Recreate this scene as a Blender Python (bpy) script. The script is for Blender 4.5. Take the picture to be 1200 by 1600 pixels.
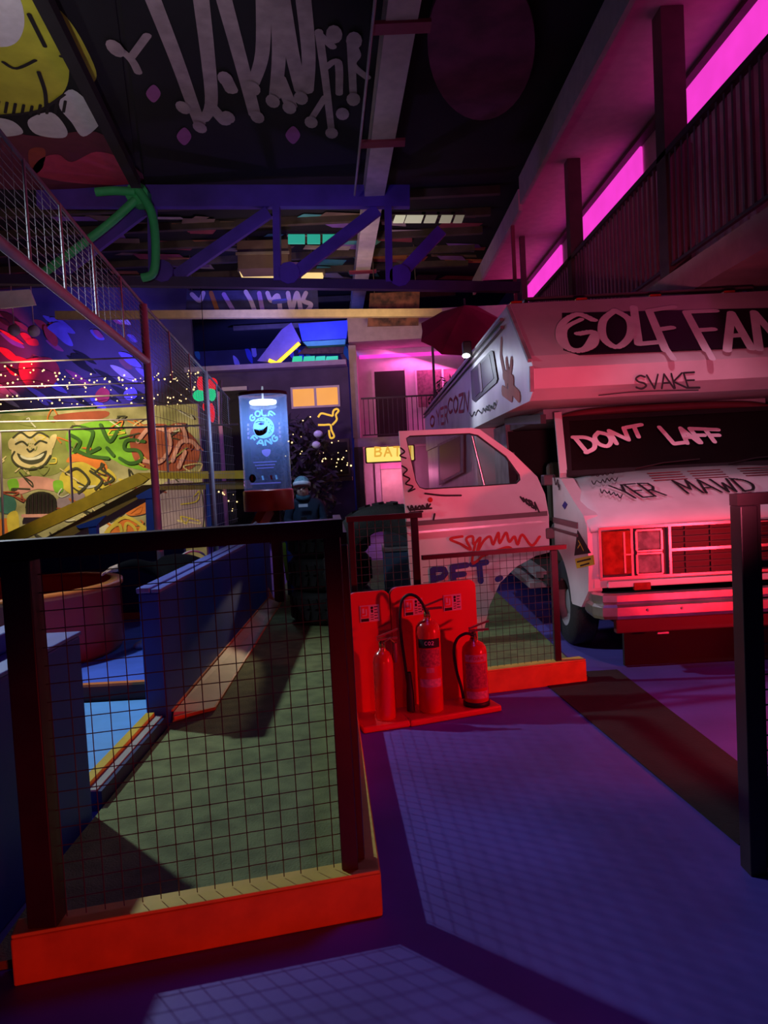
import bpy, bmesh, math, random
from mathutils import Vector, Matrix
random.seed(7)
R_ = math.radians
for o in list(bpy.data.objects): bpy.data.objects.remove(o)
scn = bpy.context.scene
C = scn.collection

# ------------------------------------------------------------------ camera
FPX, CAMH = 1155.0, 1.5
_p, _yw, _ph = R_(2.77), R_(0.7), R_(3.0)
cF = Vector((math.sin(_yw)*math.cos(_p), math.cos(_yw)*math.cos(_p), -math.sin(_p)))
_r0 = Vector((math.cos(_yw), -math.sin(_yw), 0)); _u0 = _r0.cross(cF)
cR = math.cos(_ph)*_r0 - math.sin(_ph)*_u0
cU = math.cos(_ph)*_u0 + math.sin(_ph)*_r0
cC = Vector((0, 0, CAMH))
cam = bpy.data.cameras.new('camera'); camo = bpy.data.objects.new('camera', cam); C.objects.link(camo)
cam.sensor_fit = 'VERTICAL'; cam.sensor_height = 36.0; cam.sensor_width = 27.0
cam.lens = FPX*36/1600; cam.clip_start = 0.05; cam.clip_end = 200
M = Matrix((cR, cU, -cF)).transposed().to_4x4(); M.translation = cC
camo.matrix_world = M
scn.camera = camo

# ------------------------------------------------------------------ view, world, lamps
scn.view_settings.view_transform = 'Standard'
scn.view_settings.look = 'None'
scn.view_settings.gamma = 1.0
scn.view_settings.use_curve_mapping = False
scn.view_settings.exposure = 0.0
w = bpy.data.worlds.new('night'); scn.world = w; w.use_nodes = True
w.node_tree.nodes['Background'].inputs[0].default_value = (0.16, 0.08, 0.42, 1)
w.node_tree.nodes['Background'].inputs[1].default_value = 0.010

def lamp(name, kind, loc, col, power, to=None, size=0.1, angle=60, blend=0.5, sy=None):
    d = bpy.data.lights.new(name, kind); d.color = col; d.energy = power
    o = bpy.data.objects.new(name, d); C.objects.link(o); o.location = loc
    if kind == 'SPOT':
        d.spot_size = R_(angle); d.spot_blend = blend; d.shadow_soft_size = size
    elif kind == 'AREA':
        d.size = size
        if sy: d.shape = 'RECTANGLE'; d.size_y = sy
    else:
        d.shadow_soft_size = size
    if to is not None:
        o.rotation_euler = (Vector(to)-Vector(loc)).to_track_quat('-Z', 'Y').to_euler()
    return o
lamp('cool_floodlight', 'SPOT', (-3.3, 5.4, 3.5), (0.72, 0.86, 1.0), 350, (-0.25, 4.1, 0), 0.06, 94, 0.75)
lamp('cool_side_fill', 'SPOT', (-3.3, 5.5, 3.5), (0.66, 0.80, 1.0), 110, (1.3, 6.1, 1.0), 0.06, 44, 0.6)  # second spot on the cool lamp, added to lift fender and tyres
lamp('red_floodlight', 'SPOT', (3.2, 2.9, 0.72), (1.0, 0.012, 0.025), 235, (1.1, 4.9, 0.62), 0.10, 84, 0.6)
lamp('red_wash', 'SPOT', (0.9, -0.6, 0.36), (1.0, 0.03, 0.015), 115, (-0.5, 2.4, 0.08), 0.12, 44, 0.7)
lamp('red_uplight', 'SPOT', (2.75, 3.3, 0.25), (1.0, 0.01, 0.03), 16, (2.3, 5.7, 1.8), 0.08, 80, 0.6)
lamp('pink_fill', 'SPOT', (0.7, 1.5, 1.45), (1.0, 0.15, 0.27), 430, (1.75, 6.0, 1.85), 0.12, 46, 0.7)  # unseen pink fill, placed to tint the van door and over-cab front
lamp('pink_bonnet_fill', 'SPOT', (1.6, 2.2, 4.4), (1.0, 0.46, 0.66), 230, (2.5, 5.65, 1.25), 0.10, 28, 0.5)  # unseen pink fill added to brighten the bonnet alone
lamp('violet_wash', 'SPOT', (0.4, 3.0, 5.6), (0.22, 0.13, 1.0), 75, (1.3, 3.0, 0), 0.15, 75, 0.9)
lamp('camper_floodlight', 'SPOT', (0.55, 8.6, 2.75), (0.75, 0.85, 1.0), 42, (1.6, 8.1, 1.9), 0.04, 120, 0.7)
lamp('truss_violet_light', 'SPOT', (-0.8, 9.2, 3.9), (0.26, 0.10, 1.0), 85, (-0.6, 13.0, 5.0), 0.1, 70, 0.8)
lamp('mural_floodlight', 'SPOT', (-6.0, 12.2, 3.6), (1.0, 0.80, 0.42), 560, (-5.6, 15.0, 1.5), 0.1, 120, 0.8)
lamp('ramp_fill', 'SPOT', (-4.6, 8.4, 3.4), (1.0, 0.86, 0.55), 120, (-3.6, 11.0, 1.3), 0.1, 60, 0.7)  # warm fill added to brighten the front of the yellow ramp
lamp('ceiling_blue_light', 'SPOT', (-2.2, 21.5, 4.8), (0.12, 0.12, 1.0), 1500, (-2.4, 29.0, 5.8), 0.1, 100, 0.7)
lamp('ceiling_red_light', 'SPOT', (-8.2, 17.0, 4.2), (1.0, 0.05, 0.10), 350, (-10.0, 20.0, 5.6), 0.1, 60, 0.7)
lamp('ceiling_indigo_light', 'SPOT', (-6.0, 17.0, 4.0), (0.16, 0.12, 1.0), 330, (-7.0, 20.0, 5.2), 0.1, 95, 0.7)
lamp('ceiling_art_light', 'SPOT', (-2.2, 5.0, 3.6), (1.0, 0.82, 0.95), 190, (-3.0, 9.4, 6.6), 0.1, 80, 0.8)
lamp('back_violet_light', 'POINT', (-1.6, 15.6, 3.3), (0.42, 0.2, 1.0), 60, size=0.1)
lamp('lane_warm_light', 'SPOT', (-1.16, 8.5, 0.80), (1.0, 0.74, 0.44), 110, (-1.24, 5.2, 0.03), 0.02, 14, 0.6)
lamp('monster_fill', 'SPOT', (-3.6, 5.6, 4.0), (1.0, 0.92, 0.85), 95, (-4.4, 8.4, 6.6), 0.1, 62, 0.8)  # extra fill added to brighten the ceiling monster
lamp('far_ceiling_fill', 'SPOT', (-1.0, 13.6, 4.2), (1.0, 0.7, 0.55), 110, (-0.8, 17.0, 6.6), 0.1, 130, 0.8)  # dim warm fill added to make the far ceiling paintwork visible

# ------------------------------------------------------------------ helpers
def at(x, y, X=None, Y=None, Z=None):
    d = cF*FPX + cR*(x-600) + cU*(800-y)
    t = X/d.x if X is not None else Y/d.y if Y is not None else (Z-CAMH)/d.z
    return cC + d*t
def at_pl(x, y, p0, n):
    d = cF*FPX + cR*(x-600) + cU*(800-y)
    return cC + d*((p0-cC).dot(n)/d.dot(n))

MATS = {}
def mat(name, col, rough=0.6, metal=0.0, vary=0.15, scale=6.0, bump=0.0, spec=0.5, col2=None):
    if name in MATS: return MATS[name]
    m = bpy.data.materials.new(name); m.use_nodes = True
    nt = m.node_tree; b = nt.nodes['Principled BSDF']
    b.inputs['Roughness'].default_value = rough; b.inputs['Metallic'].default_value = metal
    b.inputs['Specular IOR Level'].default_value = spec
    tc = nt.nodes.new('ShaderNodeTexCoord'); nz = nt.nodes.new('ShaderNodeTexNoise')
    nz.inputs['Scale'].default_value = scale; nz.inputs['Detail'].default_value = 6
    nt.links.new(tc.outputs['Object'], nz.inputs['Vector'])
    rp = nt.nodes.new('ShaderNodeValToRGB')
    c2 = col2 if col2 else tuple(c*(1-vary) for c in col)
    rp.color_ramp.elements[0].position = 0.35; rp.color_ramp.elements[0].color = (*c2, 1)
    rp.color_ramp.elements[1].position = 0.65; rp.color_ramp.elements[1].color = (*col, 1)
    nt.links.new(nz.outputs['Fac'], rp.inputs['Fac']); nt.links.new(rp.outputs['Color'], b.inputs['Base Color'])
    if bump:
        n2 = nt.nodes.new('ShaderNodeTexNoise'); n2.inputs['Scale'].default_value = scale*12
        nt.links.new(tc.outputs['Object'], n2.inputs['Vector'])
        bp = nt.nodes.new('ShaderNodeBump'); bp.inputs['Strength'].default_value = bump; bp.inputs['Distance'].default_value = 0.01
        nt.links.new(n2.outputs['Fac'], bp.inputs['Height']); nt.links.new(bp.outputs['Normal'], b.inputs['Normal'])
    MATS[name] = m; return m
def glow(name, col, strength):
    if name in MATS: return MATS[name]
    m = bpy.data.materials.new(name); m.use_nodes = True
    b = m.node_tree.nodes['Principled BSDF']; b.inputs['Base Color'].default_value = (*[c*0.5 for c in col], 1)
    b.inputs['Emission Color'].default_value = (*col, 1); b.inputs['Emission Strength'].default_value = strength
    nt = m.node_tree
    tc = nt.nodes.new('ShaderNodeTexCoord'); nz = nt.nodes.new('ShaderNodeTexNoise'); nz.inputs['Scale'].default_value = 3
    mr = nt.nodes.new('ShaderNodeMapRange'); mr.inputs['To Min'].default_value = strength*0.85; mr.inputs['To Max'].default_value = strength*1.15
    nt.links.new(tc.outputs['Object'], nz.inputs['Vector']); nt.links.new(nz.outputs['Fac'], mr.inputs['Value']); nt.links.new(mr.outputs['Result'], b.inputs['Emission Strength'])
    MATS[name] = m; return m
def glass(name, tint=(1, 1, 1), refl=0.12, haze=0.0, hcol=(0.6, 0.75, 1), rough=0.05):
    if name in MATS: return MATS[name]
    m = bpy.data.materials.new(name); m.use_nodes = True; nt = m.node_tree
    nt.nodes.remove(nt.nodes['Principled BSDF']); out = nt.nodes['Material Output']
    t = nt.nodes.new('ShaderNodeBsdfTransparent'); t.inputs[0].default_value = (*tint, 1)
    g = nt.nodes.new('ShaderNodeBsdfGlossy'); g.inputs['Roughness'].default_value = rough
    lw = nt.nodes.new('ShaderNodeLayerWeight'); lw.inputs['Blend'].default_value = 0.35
    mr = nt.nodes.new('ShaderNodeMapRange'); mr.inputs['To Min'].default_value = refl*0.4; mr.inputs['To Max'].default_value = min(1, refl*4)
    nt.links.new(lw.outputs['Facing'], mr.inputs['Value'])
    mx = nt.nodes.new('ShaderNodeMixShader'); nt.links.new(mr.outputs['Result'], mx.inputs[0]); nt.links.new(t.outputs[0], mx.inputs[1]); nt.links.new(g.outputs[0], mx.inputs[2])
    last = mx
    if haze:
        d = nt.nodes.new('ShaderNodeBsdfTranslucent'); d.inputs[0].default_value = (*hcol, 1)
        d2 = nt.nodes.new('ShaderNodeBsdfDiffuse'); d2.inputs[0].default_value = (*hcol, 1)
        a = nt.nodes.new('ShaderNodeAddShader'); nt.links.new(d.outputs[0], a.inputs[0]); nt.links.new(d2.outputs[0], a.inputs[1])
        m2 = nt.nodes.new('ShaderNodeMixShader'); m2.inputs[0].default_value = haze
        nt.links.new(mx.outputs[0], m2.inputs[1]); nt.links.new(a.outputs[0], m2.inputs[2]); last = m2
    nt.links.new(last.outputs[0], out.inputs[0])
    MATS[name] = m; return m

def tag(o, label=None, cat=None, group=None, kind=None):
    if label: o['label'] = label
    if cat: o['category'] = cat
    if group: o['group'] = group
    if kind: o['kind'] = kind
    return o
def thing(name, label, cat, loc=(0, 0, 0), group=None):
    o = bpy.data.objects.new(name, None); C.objects.link(o); o.location = loc; o.empty_display_size = 0.1
    return tag(o, label, cat, group)
def worg(p):
    v = Vector((0, 0, 0))
    while p: v += Vector(p.location); p = p.parent
    return v

class MB:
    """collects shapes in world coordinates; build() links them as ONE mesh object"""
    def __init__(s, xf=None): s.v = []; s.f = []; s.sm = []; s.xf = xf
    def add(s, vs, fs, smooth=False):
        n = len(s.v)
        for p in vs:
            p = Vector(p); s.v.append(s.xf @ p if s.xf else p)
        for f in fs: s.f.append([i+n for i in f]); s.sm.append(smooth)
        return s
    def box(s, a, b, bev=0.0):
        x0, y0, z0 = a; x1, y1, z1 = b
        if x0 > x1: x0, x1 = x1, x0
        if y0 > y1: y0, y1 = y1, y0
        if z0 > z1: z0, z1 = z1, z0
        if not bev:
            vs = [(x, y, z) for x in (x0, x1) for y in (y0, y1) for z in (z0, z1)]
            return s.add(vs, [(0, 1, 3, 2), (4, 6, 7, 5), (0, 4, 5, 1), (2, 3, 7, 6), (0, 2, 6, 4), (1, 5, 7, 3)])
        bm = bmesh.new(); bmesh.ops.create_cube(bm, size=1)
        for v in bm.verts:
            v.co = Vector(((x0+x1)/2+v.co.x*(x1-x0), (y0+y1)/2+v.co.y*(y1-y0), (z0+z1)/2+v.co.z*(z1-z0)))
        bmesh.ops.bevel(bm, geom=bm.edges[:], offset=bev, segments=2, affect='EDGES', profile=0.5)
        bm.verts.index_update()
        s.add([v.co for v in bm.verts], [[v.index for v in f.verts] for f in bm.faces]); bm.free(); return s
    def bar(s, p, q, w, h=None, up=(0, 0, 1)):
        p = Vector(p); q = Vector(q); h = h or w; d = (q-p).normalized(); up = Vector(up)
        if abs(d.dot(up)) > 0.98: up = Vector((0, 1, 0)) if abs(d.y) < 0.9 else Vector((1, 0, 0))
        a = d.cross(up).normalized()*(w/2); b = a.cross(d).normalized()*(h/2)
        vs = [c+i*a+j*b for c in (p, q) for i, j in ((-1, -1), (1, -1), (1, 1), (-1, 1))]
        return s.add(vs, [(3, 2, 1, 0), (4, 5, 6, 7), (0, 1, 5, 4), (1, 2, 6, 5), (2, 3, 7, 6), (3, 0, 4, 7)])
    def tube(s, pts, r, seg=8, closed=False, cap=True):
        pts = [Vector(p) for p in pts]; n = len(pts); rs = r if isinstance(r, (list, tuple)) else [r]*n
        vs = []; prev = None
        for i, p in enumerate(pts):
            t = (pts[(i+1) % n]-pts[i-1]) if closed else (pts[min(i+1, n-1)]-pts[max(i-1, 0)])
            t.normalize()
            if prev is None:
                a = t.cross(Vector((0, 0, 1)))
                if a.length < 0.05: a = t.cross(Vector((1, 0, 0)))
            else: a = prev-t*prev.dot(t)
            a.normalize(); prev = a; b = t.cross(a)
            for k in range(seg):
                an = 2*math.pi*k/seg; vs.append(p+(a*math.cos(an)+b*math.sin(an))*rs[i])
        fs = []
        for i in range(n if closed else n-1):
            for k in range(seg):
                j = (i+1) % n; fs.append((i*seg+k, i*seg+(k+1) % seg, j*seg+(k+1) % seg, j*seg+k))
        s.add(vs, fs, seg > 4)
        if cap and not closed: s.add(vs[:seg], [tuple(range(seg))[::-1]]); s.add(vs[-seg:], [tuple(range(seg))])
        return s
    def lathe(s, prof, c, seg=24, axis=(0, 0, 1), cap=False):
        ax = Vector(axis).normalized(); a = ax.orthogonal().normalized(); b = ax.cross(a); c = Vector(c)
        vs = [c+ax*z+(a*math.cos(2*math.pi*k/seg)+b*math.sin(2*math.pi*k/seg))*r for r, z in prof for k in range(seg)]
        fs = [(i*seg+k, i*seg+(k+1) % seg, (i+1)*seg+(k+1) % seg, (i+1)*seg+k) for i in range(len(prof)-1) for k in range(seg)]
        return s.add(vs, fs, True)
    def sphere(s, c, r, u=8, v=6, sc=(1, 1, 1)):
        c = Vector(c); vs = []; fs = []
        for i in range(v+1):
            t = math.pi*i/v
            for k in range(u):
                p = 2*math.pi*k/u; vs.append(c+Vector((math.sin(t)*math.cos(p)*sc[0], math.sin(t)*math.sin(p)*sc[1], math.cos(t)*sc[2]))*r)
        for i in range(v):
            for k in range(u): fs.append((i*u+k, (i+1)*u+k, (i+1)*u+(k+1) % u, i*u+(k+1) % u))
        return s.add(vs, fs, True)
    def prism(s, poly, d):
        """closed polygon of 3D points swept by vector d"""
        poly = [Vector(p) for p in poly]; d = Vector(d); n = len(poly)
        vs = poly+[p+d for p in poly]
        fs = [tuple(range(n))[::-1], tuple(range(n, 2*n))]+[(i, (i+1) % n, n+(i+1) % n, n+i) for i in range(n)]
        return s.add(vs, fs)
    def build(s, name, m, parent=None, label=None, cat=None, group=None, kind=None, smooth=None):
        me = bpy.data.meshes.new(name)
        if parent is not None: org = worg(parent)
        else:
            xs = [v.x for v in s.v]; ys = [v.y for v in s.v]; zs = [v.z for v in s.v]
            org = Vector(((min(xs)+max(xs))/2, (min(ys)+max(ys))/2, min(zs)))
        me.from_pydata([v-org for v in s.v], [], s.f)
        me.polygons.foreach_set('use_smooth', [bool(x) for x in s.sm] if smooth is None else [smooth]*len(s.f))
        if isinstance(m, str): m = MATS[m]
        me.materials.append(m); me.update()
        bm = bmesh.new(); bm.from_mesh(me); bmesh.ops.recalc_face_normals(bm, faces=bm.faces[:]); bm.to_mesh(me); bm.free()
        o = bpy.data.objects.new(name, me); C.objects.link(o)
        if parent is not None: o.parent = parent
        else: o.location = org
        return tag(o, label, cat, group, kind)
def part_copy(o, off):
    c = o.copy(); C.objects.link(c); c.location = Vector(o.location)+Vector(off); return c
def clone(root, off, label=None):
    r = root.copy(); C.objects.link(r); r.location = Vector(root.location)+Vector(off)
    if label: r['label'] = label
    for ch in list(root.children):
        c = ch.copy(); C.objects.link(c); c.parent = r
        for g in list(ch.children):
            d = g.copy(); C.objects.link(d); d.parent = c
    return r
def sheet(name, outer, holes, thick, xf, m, parent=None, **kw):
    """flat sheet with holes: 2D outlines (u,v), thickness along w, placed by matrix xf"""
    cu = bpy.data.curves.new('tmp', 'CURVE'); cu.dimensions = '2D'; cu.fill_mode = 'BOTH'; cu.extrude = thick/2
    for pl in [outer]+holes:
        sp = cu.splines.new('POLY'); sp.points.add(len(pl)-1); sp.use_cyclic_u = True
        for i, p in enumerate(pl): sp.points[i].co = (p[0], p[1], 0, 1)
    t = bpy.data.objects.new('tmp', cu); C.objects.link(t)
    dg = bpy.context.evaluated_depsgraph_get(); me = bpy.data.meshes.new_from_object(t.evaluated_get(dg))
    mb = MB(xf); mb.add([v.co.copy() for v in me.vertices], [tuple(p.vertices) for p in me.polygons])
    bpy.data.objects.remove(t); bpy.data.curves.remove(cu); bpy.data.meshes.remove(me)
    return mb.build(name, m, parent, **kw)
def frame(o, u, v):
    """matrix with local x=u, y=v, z=u x v at origin o"""
    u = Vector(u).normalized(); v = Vector(v).normalized(); n = u.cross(v)
    m = Matrix((u, v, n)).transposed().to_4x4(); m.translation = Vector(o); return m
def smooth_pts(p, n=5, closed=False):
    p = [Vector(q) for q in p]; N = len(p); out = []
    for i in range(N if closed else N-1):
        g = (lambda k: p[k % N]) if closed else (lambda k: p[max(0, min(N-1, k))])
        a, b, c, d = g(i-1), g(i), g(i+1), g(i+2)
        for k in range(n):
            t = k/n
            out.append(0.5*((2*b)+(c-a)*t+(2*a-5*b+4*c-d)*t*t+(3*b-a-3*c+d)*t**3))
    if not closed: out.append(p[-1])
    return out
def arc(cx, cy, rx, ry, a0, a1, n=10):
    return [(cx+rx*math.cos(R_(a0+(a1-a0)*k/n)), cy+ry*math.sin(R_(a0+(a1-a0)*k/n))) for k in range(n+1)]

# painted marks lie on real planes; PL = (point, normal facing the viewer)
def PLY(y): return (Vector((0, y, 0)), Vector((0, -1, 0)))
def PLX(x): return (Vector((x, 0, 0)), Vector((-1 if x > 0 else 1, 0, 0)))
def PLZ(z): return (Vector((0, 0, z)), Vector((0, 0, -1 if z > 1.5 else 1)))
def strokes_mb(mb, lines, w, pl, off):
    p0, n = pl; e = 0
    for ln in lines:
        P = [at_pl(x, y, p0, n)+n*off for x, y in ln]
        u = n.orthogonal().normalized(); v = n.cross(u)
        for i in range(len(P)-1):
            t = P[i+1]-P[i]
            if t.length < 1e-6: continue
            a = n.cross(t).normalized()*(w/2); z = n*(1e-4*e); e += 1
            mb.add([P[i]-a+z, P[i]+a+z, P[i+1]+a+z, P[i+1]-a+z], [(0, 1, 2, 3)])
        for q in P:
            z = n*(1e-4*e); e += 1
            mb.add([q+z+(u*math.cos(k*math.pi/4)+v*math.sin(k*math.pi/4))*(w/2) for k in range(8)], [tuple(range(8))])
def paint(parent, name, m, pl, lines, w, off=0.004, curve=True, label=None):
    mb = MB()
    L = []
    for ln in lines: L.append([(q.x, q.y) for q in smooth_pts([(x, y, 0) for x, y in ln], 5)] if curve and len(ln) > 2 else ln)
    strokes_mb(mb, L, w, pl, off); return mb.build(name, m, parent, label=label)
def blob(parent, name, m, pl, polys, off=0.003, curve=True, label=None):
    mb = MB(); p0, n = pl
    for pg in polys:
        if curve: pg = [(q.x, q.y) for q in smooth_pts([(x, y, 0) for x, y in pg], 5, True)]
        mb.add([at_pl(x, y, p0, n)+n*off for x, y in pg], [tuple(range(len(pg)))])
    return mb.build(name, m, parent, label=label)
G = {  # hand-brushed stroke alphabet on a unit box, y up
 'A': [[(0, 0), (.45, 1), (1, 0)], [(.2, .38), (.8, .38)]], 'B': [[(0, 0), (0, 1), (.7, .95), (.8, .75), (.6, .55), (0, .5)], [(.6, .55), (.9, .35), (.75, .05), (0, 0)]],
 'C': [[(.95, .85), (.5, 1), (.1, .7), (.05, .3), (.4, 0), (.95, .15)]], 'D': [[(.1, 0), (.1, 1)], [(0, 1), (.7, .85), (1, .5), (.7, .1), (0, 0)]],
 'E': [[(.95, 1), (0, 1), (0, 0), (.95, 0)], [(0, .5), (.7, .5)]], 'F': [[(0, 0), (0, 1), (1, 1)], [(0, .52), (.75, .52)]],
 'G': [[(.95, .8), (.55, 1), (.12, .75), (.05, .3), (.4, 0), (.85, .1), (.9, .45), (.5, .45)]], 'H': [[(0, 0), (0, 1)], [(1, 0), (1, 1)], [(0, .5), (1, .5)]],
 'I': [[(.5, 0), (.5, 1)]], 'K': [[(0, 0), (0, 1)], [(.95, 1), (0, .45), (1, 0)]], 'L': [[(0, 1), (.05, 0), (.95, .05)]],
 'M': [[(0, 0), (.1, 1), (.5, .3), (.9, 1), (1, 0)]], 'N': [[(0, 0), (.05, 1), (.9, 0), (1, 1)]], 'O': [[(.5, 1), (.1, .75), (.05, .3), (.45, 0), (.9, .25), (.95, .7), (.5, 1)]],
 'P': [[(0, 0), (0, 1), (.75, .95), (.85, .7), (.6, .48), (0, .45)]], 'R': [[(0, 0), (0, 1), (.75, .95), (.85, .7), (.6, .5), (0, .45)], [(.4, .48), (1, 0)]],
 'S': [[(.9, .88), (.5, 1), (.1, .8), (.3, .55), (.75, .42), (.9, .2), (.5, 0), (.05, .12)]], 'T': [[(0, 1), (1, 1)], [(.5, 1), (.5, 0)]],
 'U': [[(0, 1), (.05, .25), (.45, 0), (.9, .25), (1, 1)]], 'V': [[(0, 1), (.5, 0), (1, 1)]], 'W': [[(0, 1), (.25, 0), (.5, .7), (.75, 0), (1, 1)]],
 'Y': [[(0, 1), (.45, .5), (1, 1)], [(.45, .5), (.45, 0)]], 'Z': [[(0, 1), (1, 1), (0, 0), (1, 0)]], '.': [[(.3, 0), (.5, .06)]], '-': [[(0, .5), (1, .5)]], "'": [[(.5, 1), (.4, .8)]]}
def text_lines(s, quad, gap=0.28, slant=0.0):
    """strokes of s mapped on the pixel quad (tl, tr, br, bl)"""
    tl, tr, br, bl = quad; adv = 1+gap; W = len(s)*adv-gap; L = []
    for i, ch in enumerate(s):
        for ln in G.get(ch, []):
            q = []
            for x, y in ln:
                u = (i*adv+x+slant*(y-.5))/W; v = 1-y
                q.append(((1-v)*((1-u)*tl[0]+u*tr[0])+v*((1-u)*bl[0]+u*br[0]), (1-v)*((1-u)*tl[1]+u*tr[1])+v*((1-u)*bl[1]+u*br[1])))
            L.append(q)
    return L
def paint_each(parent, name, m, pl, lines, w, off=0.004, curve=True, label=None):
    for i, ln in enumerate(lines): paint(parent, name, m, pl, [ln], w, off+.0006*i, curve, label)
def letters(parent, name, m, pl, s, quad, w, off=0.004, gap=0.28, slant=0.0, label=None, curve=True):
    """each letter is a painted part of its own"""
    tl, tr, br, bl = quad; adv = 1+gap; W = len(s)*adv-gap
    for i, ch in enumerate(s):
        if ch == ' ': continue
        sub = []
        for ln in G[ch]:
            q = []
            for x, y in ln:
                u = (i*adv+x+slant*(y-.5))/W; v = 1-y
                q.append(((1-v)*((1-u)*tl[0]+u*tr[0])+v*((1-u)*bl[0]+u*br[0]), (1-v)*((1-u)*tl[1]+u*tr[1])+v*((1-u)*bl[1]+u*br[1])))
            sub.append(q)
        paint(parent, name, m, pl, sub, w, off, ch in 'GOCSDU', label if i == 0 else None)
def scribble(x0, y0, x1, y1, n, seed, amp=1.0):
    r = random.Random(seed); q = []
    for i in range(n+1):
        t = i/n; q.append((x0+(x1-x0)*t+r.uniform(-1, 1)*3*amp, y0+(y1-y0)*t+(r.uniform(4, 9)*amp)*(1 if i % 2 else -1)))
    return q

# ------------------------------------------------------------------ materials
mat('floor_paint', (0.13, 0.095, 0.50), 0.6, vary=0.35, scale=1.3, bump=0.15)
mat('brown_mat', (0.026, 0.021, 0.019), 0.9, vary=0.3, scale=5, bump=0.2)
mat('turf', (0.22, 0.27, 0.10), 0.95, vary=0.35, scale=9, bump=0.6)
mat('kerb_orange', (0.85, 0.38, 0.05), 0.6, vary=0.2, scale=8)
mat('yellow_paint', (0.80, 0.58, 0.04), 0.55, vary=0.2)
mat('fence_steel', (0.055, 0.035, 0.04), 0.45, 0.3, vary=0.3)
mat('wire', (0.10, 0.07, 0.07), 0.5, 0.4)
mat('blue_board', (0.008, 0.055, 0.48), 0.5, vary=0.2, scale=3)
mat('navy_board', (0.012, 0.035, 0.14), 0.6, vary=0.2)
mat('sky_blue_floor', (0.16, 0.46, 0.95), 0.6, vary=0.15, scale=4)
mat('platform_blue', (0.07, 0.16, 0.75), 0.6, vary=0.15)
mat('maroon', (0.10, 0.012, 0.02), 0.6)
mat('orange_edge', (0.80, 0.22, 0.05), 0.5)
mat('tub_red', (0.62, 0.05, 0.02), 0.35, vary=0.12)
mat('tan_board', (0.62, 0.46, 0.28), 0.7, vary=0.15)
mat('ext_red', (0.75, 0.02, 0.02), 0.22, vary=0.08)
mat('stand_red', (0.80, 0.03, 0.03), 0.42, vary=0.08)
mat('black_rubber', (0.012, 0.012, 0.014), 0.55)
mat('sign_white', (0.82, 0.76, 0.76), 0.5)
mat('brass', (0.55, 0.38, 0.14), 0.35, 0.9)
mat('van_white', (0.72, 0.68, 0.70), 0.42, vary=0.22, scale=2.2, bump=0.05)
mat('van_grime', (0.38, 0.34, 0.36), 0.6, vary=0.4, scale=5)
mat('moulding', (0.10, 0.07, 0.075), 0.45)
mat('chrome', (0.72, 0.70, 0.70), 0.28, 0.9, vary=0.25, scale=9)
mat('grille_black', (0.02, 0.015, 0.015), 0.5)
mat('dark_interior', (0.02, 0.017, 0.015), 0.85)
mat('lamp_lens', (0.36, 0.20, 0.21), 0.08, vary=0.5, scale=16)
mat('amber_lens', (0.42, 0.035, 0.015), 0.12, vary=0.5, scale=14)
mat('spray_white', (0.80, 0.72, 0.76), 0.7, vary=0.15)
mat('spray_black', (0.012, 0.010, 0.014), 0.7)
mat('spray_red', (0.62, 0.02, 0.02), 0.7)
mat('spray_blue', (0.02, 0.02, 0.22), 0.7)
mat('yellow_sticker', (0.80, 0.60, 0.03), 0.5)
mat('tyre_rubber', (0.020, 0.020, 0.022), 0.75, bump=0.4)
mat('ceiling_black', (0.012, 0.011, 0.014), 0.85, vary=0.4, scale=1.5)
mat('purlin_brown', (0.10, 0.07, 0.05), 0.7, vary=0.4, scale=3)
mat('truss_purple', (0.11, 0.05, 0.42), 0.6, vary=0.35, scale=2)
mat('beam_grey', (0.72, 0.62, 0.60), 0.7, vary=0.15)
mat('stucco', (0.55, 0.42, 0.42), 0.85, vary=0.15, bump=0.2)
mat('soffit', (0.50, 0.34, 0.36), 0.85, vary=0.12)
mat('brown_wood', (0.09, 0.055, 0.045), 0.6, vary=0.3)
mat('rail_steel', (0.06, 0.035, 0.05), 0.5, 0.2)
mat('facade_pale', (0.62, 0.52, 0.58), 0.8, vary=0.12)
mat('dark_wall', (0.085, 0.055, 0.13), 0.85, vary=0.3, scale=2)
mat('curtain', (0.22, 0.10, 0.13), 0.9, vary=0.4, scale=14)
mat('mural_ground', (0.55, 0.52, 0.30), 0.85, scale=2.2, bump=0.3, col2=(0.26, 0.25, 0.12))
mat('net_rope', (0.30, 0.26, 0.31), 0.7)
mat('pole_steel', (0.42, 0.36, 0.42), 0.45, 0.1)
mat('green_paint', (0.05, 0.55, 0.16), 0.6)
mat('jacket', (0.004, 0.004, 0.006), 0.9, spec=0.08)
mat('jacket_navy', (0.015, 0.03, 0.06), 0.8)
mat('skin', (0.62, 0.38, 0.28), 0.5, vary=0.08)
mat('beanie', (0.30, 0.52, 0.58), 0.85, col2=(0.08, 0.16, 0.20), scale=30)
mat('white_cloth', (0.80, 0.82, 0.85), 0.8)
mat('trousers', (0.02, 0.025, 0.05), 0.8)
mat('parasol_red', (0.30, 0.012, 0.06), 0.8, vary=0.1)
glow('pink_led_glow', (0.88, 0.045, 0.60), 1.0)
glow('lamp_white', (0.9, 0.97, 1.0), 9)
glow('sign_yellow', (1.0, 0.80, 0.18), 0.95)
glow('window_amber', (0.83, 0.36, 0.055), 0.9)
glow('fairy', (1.0, 0.70, 0.30), 2.2)

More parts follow.
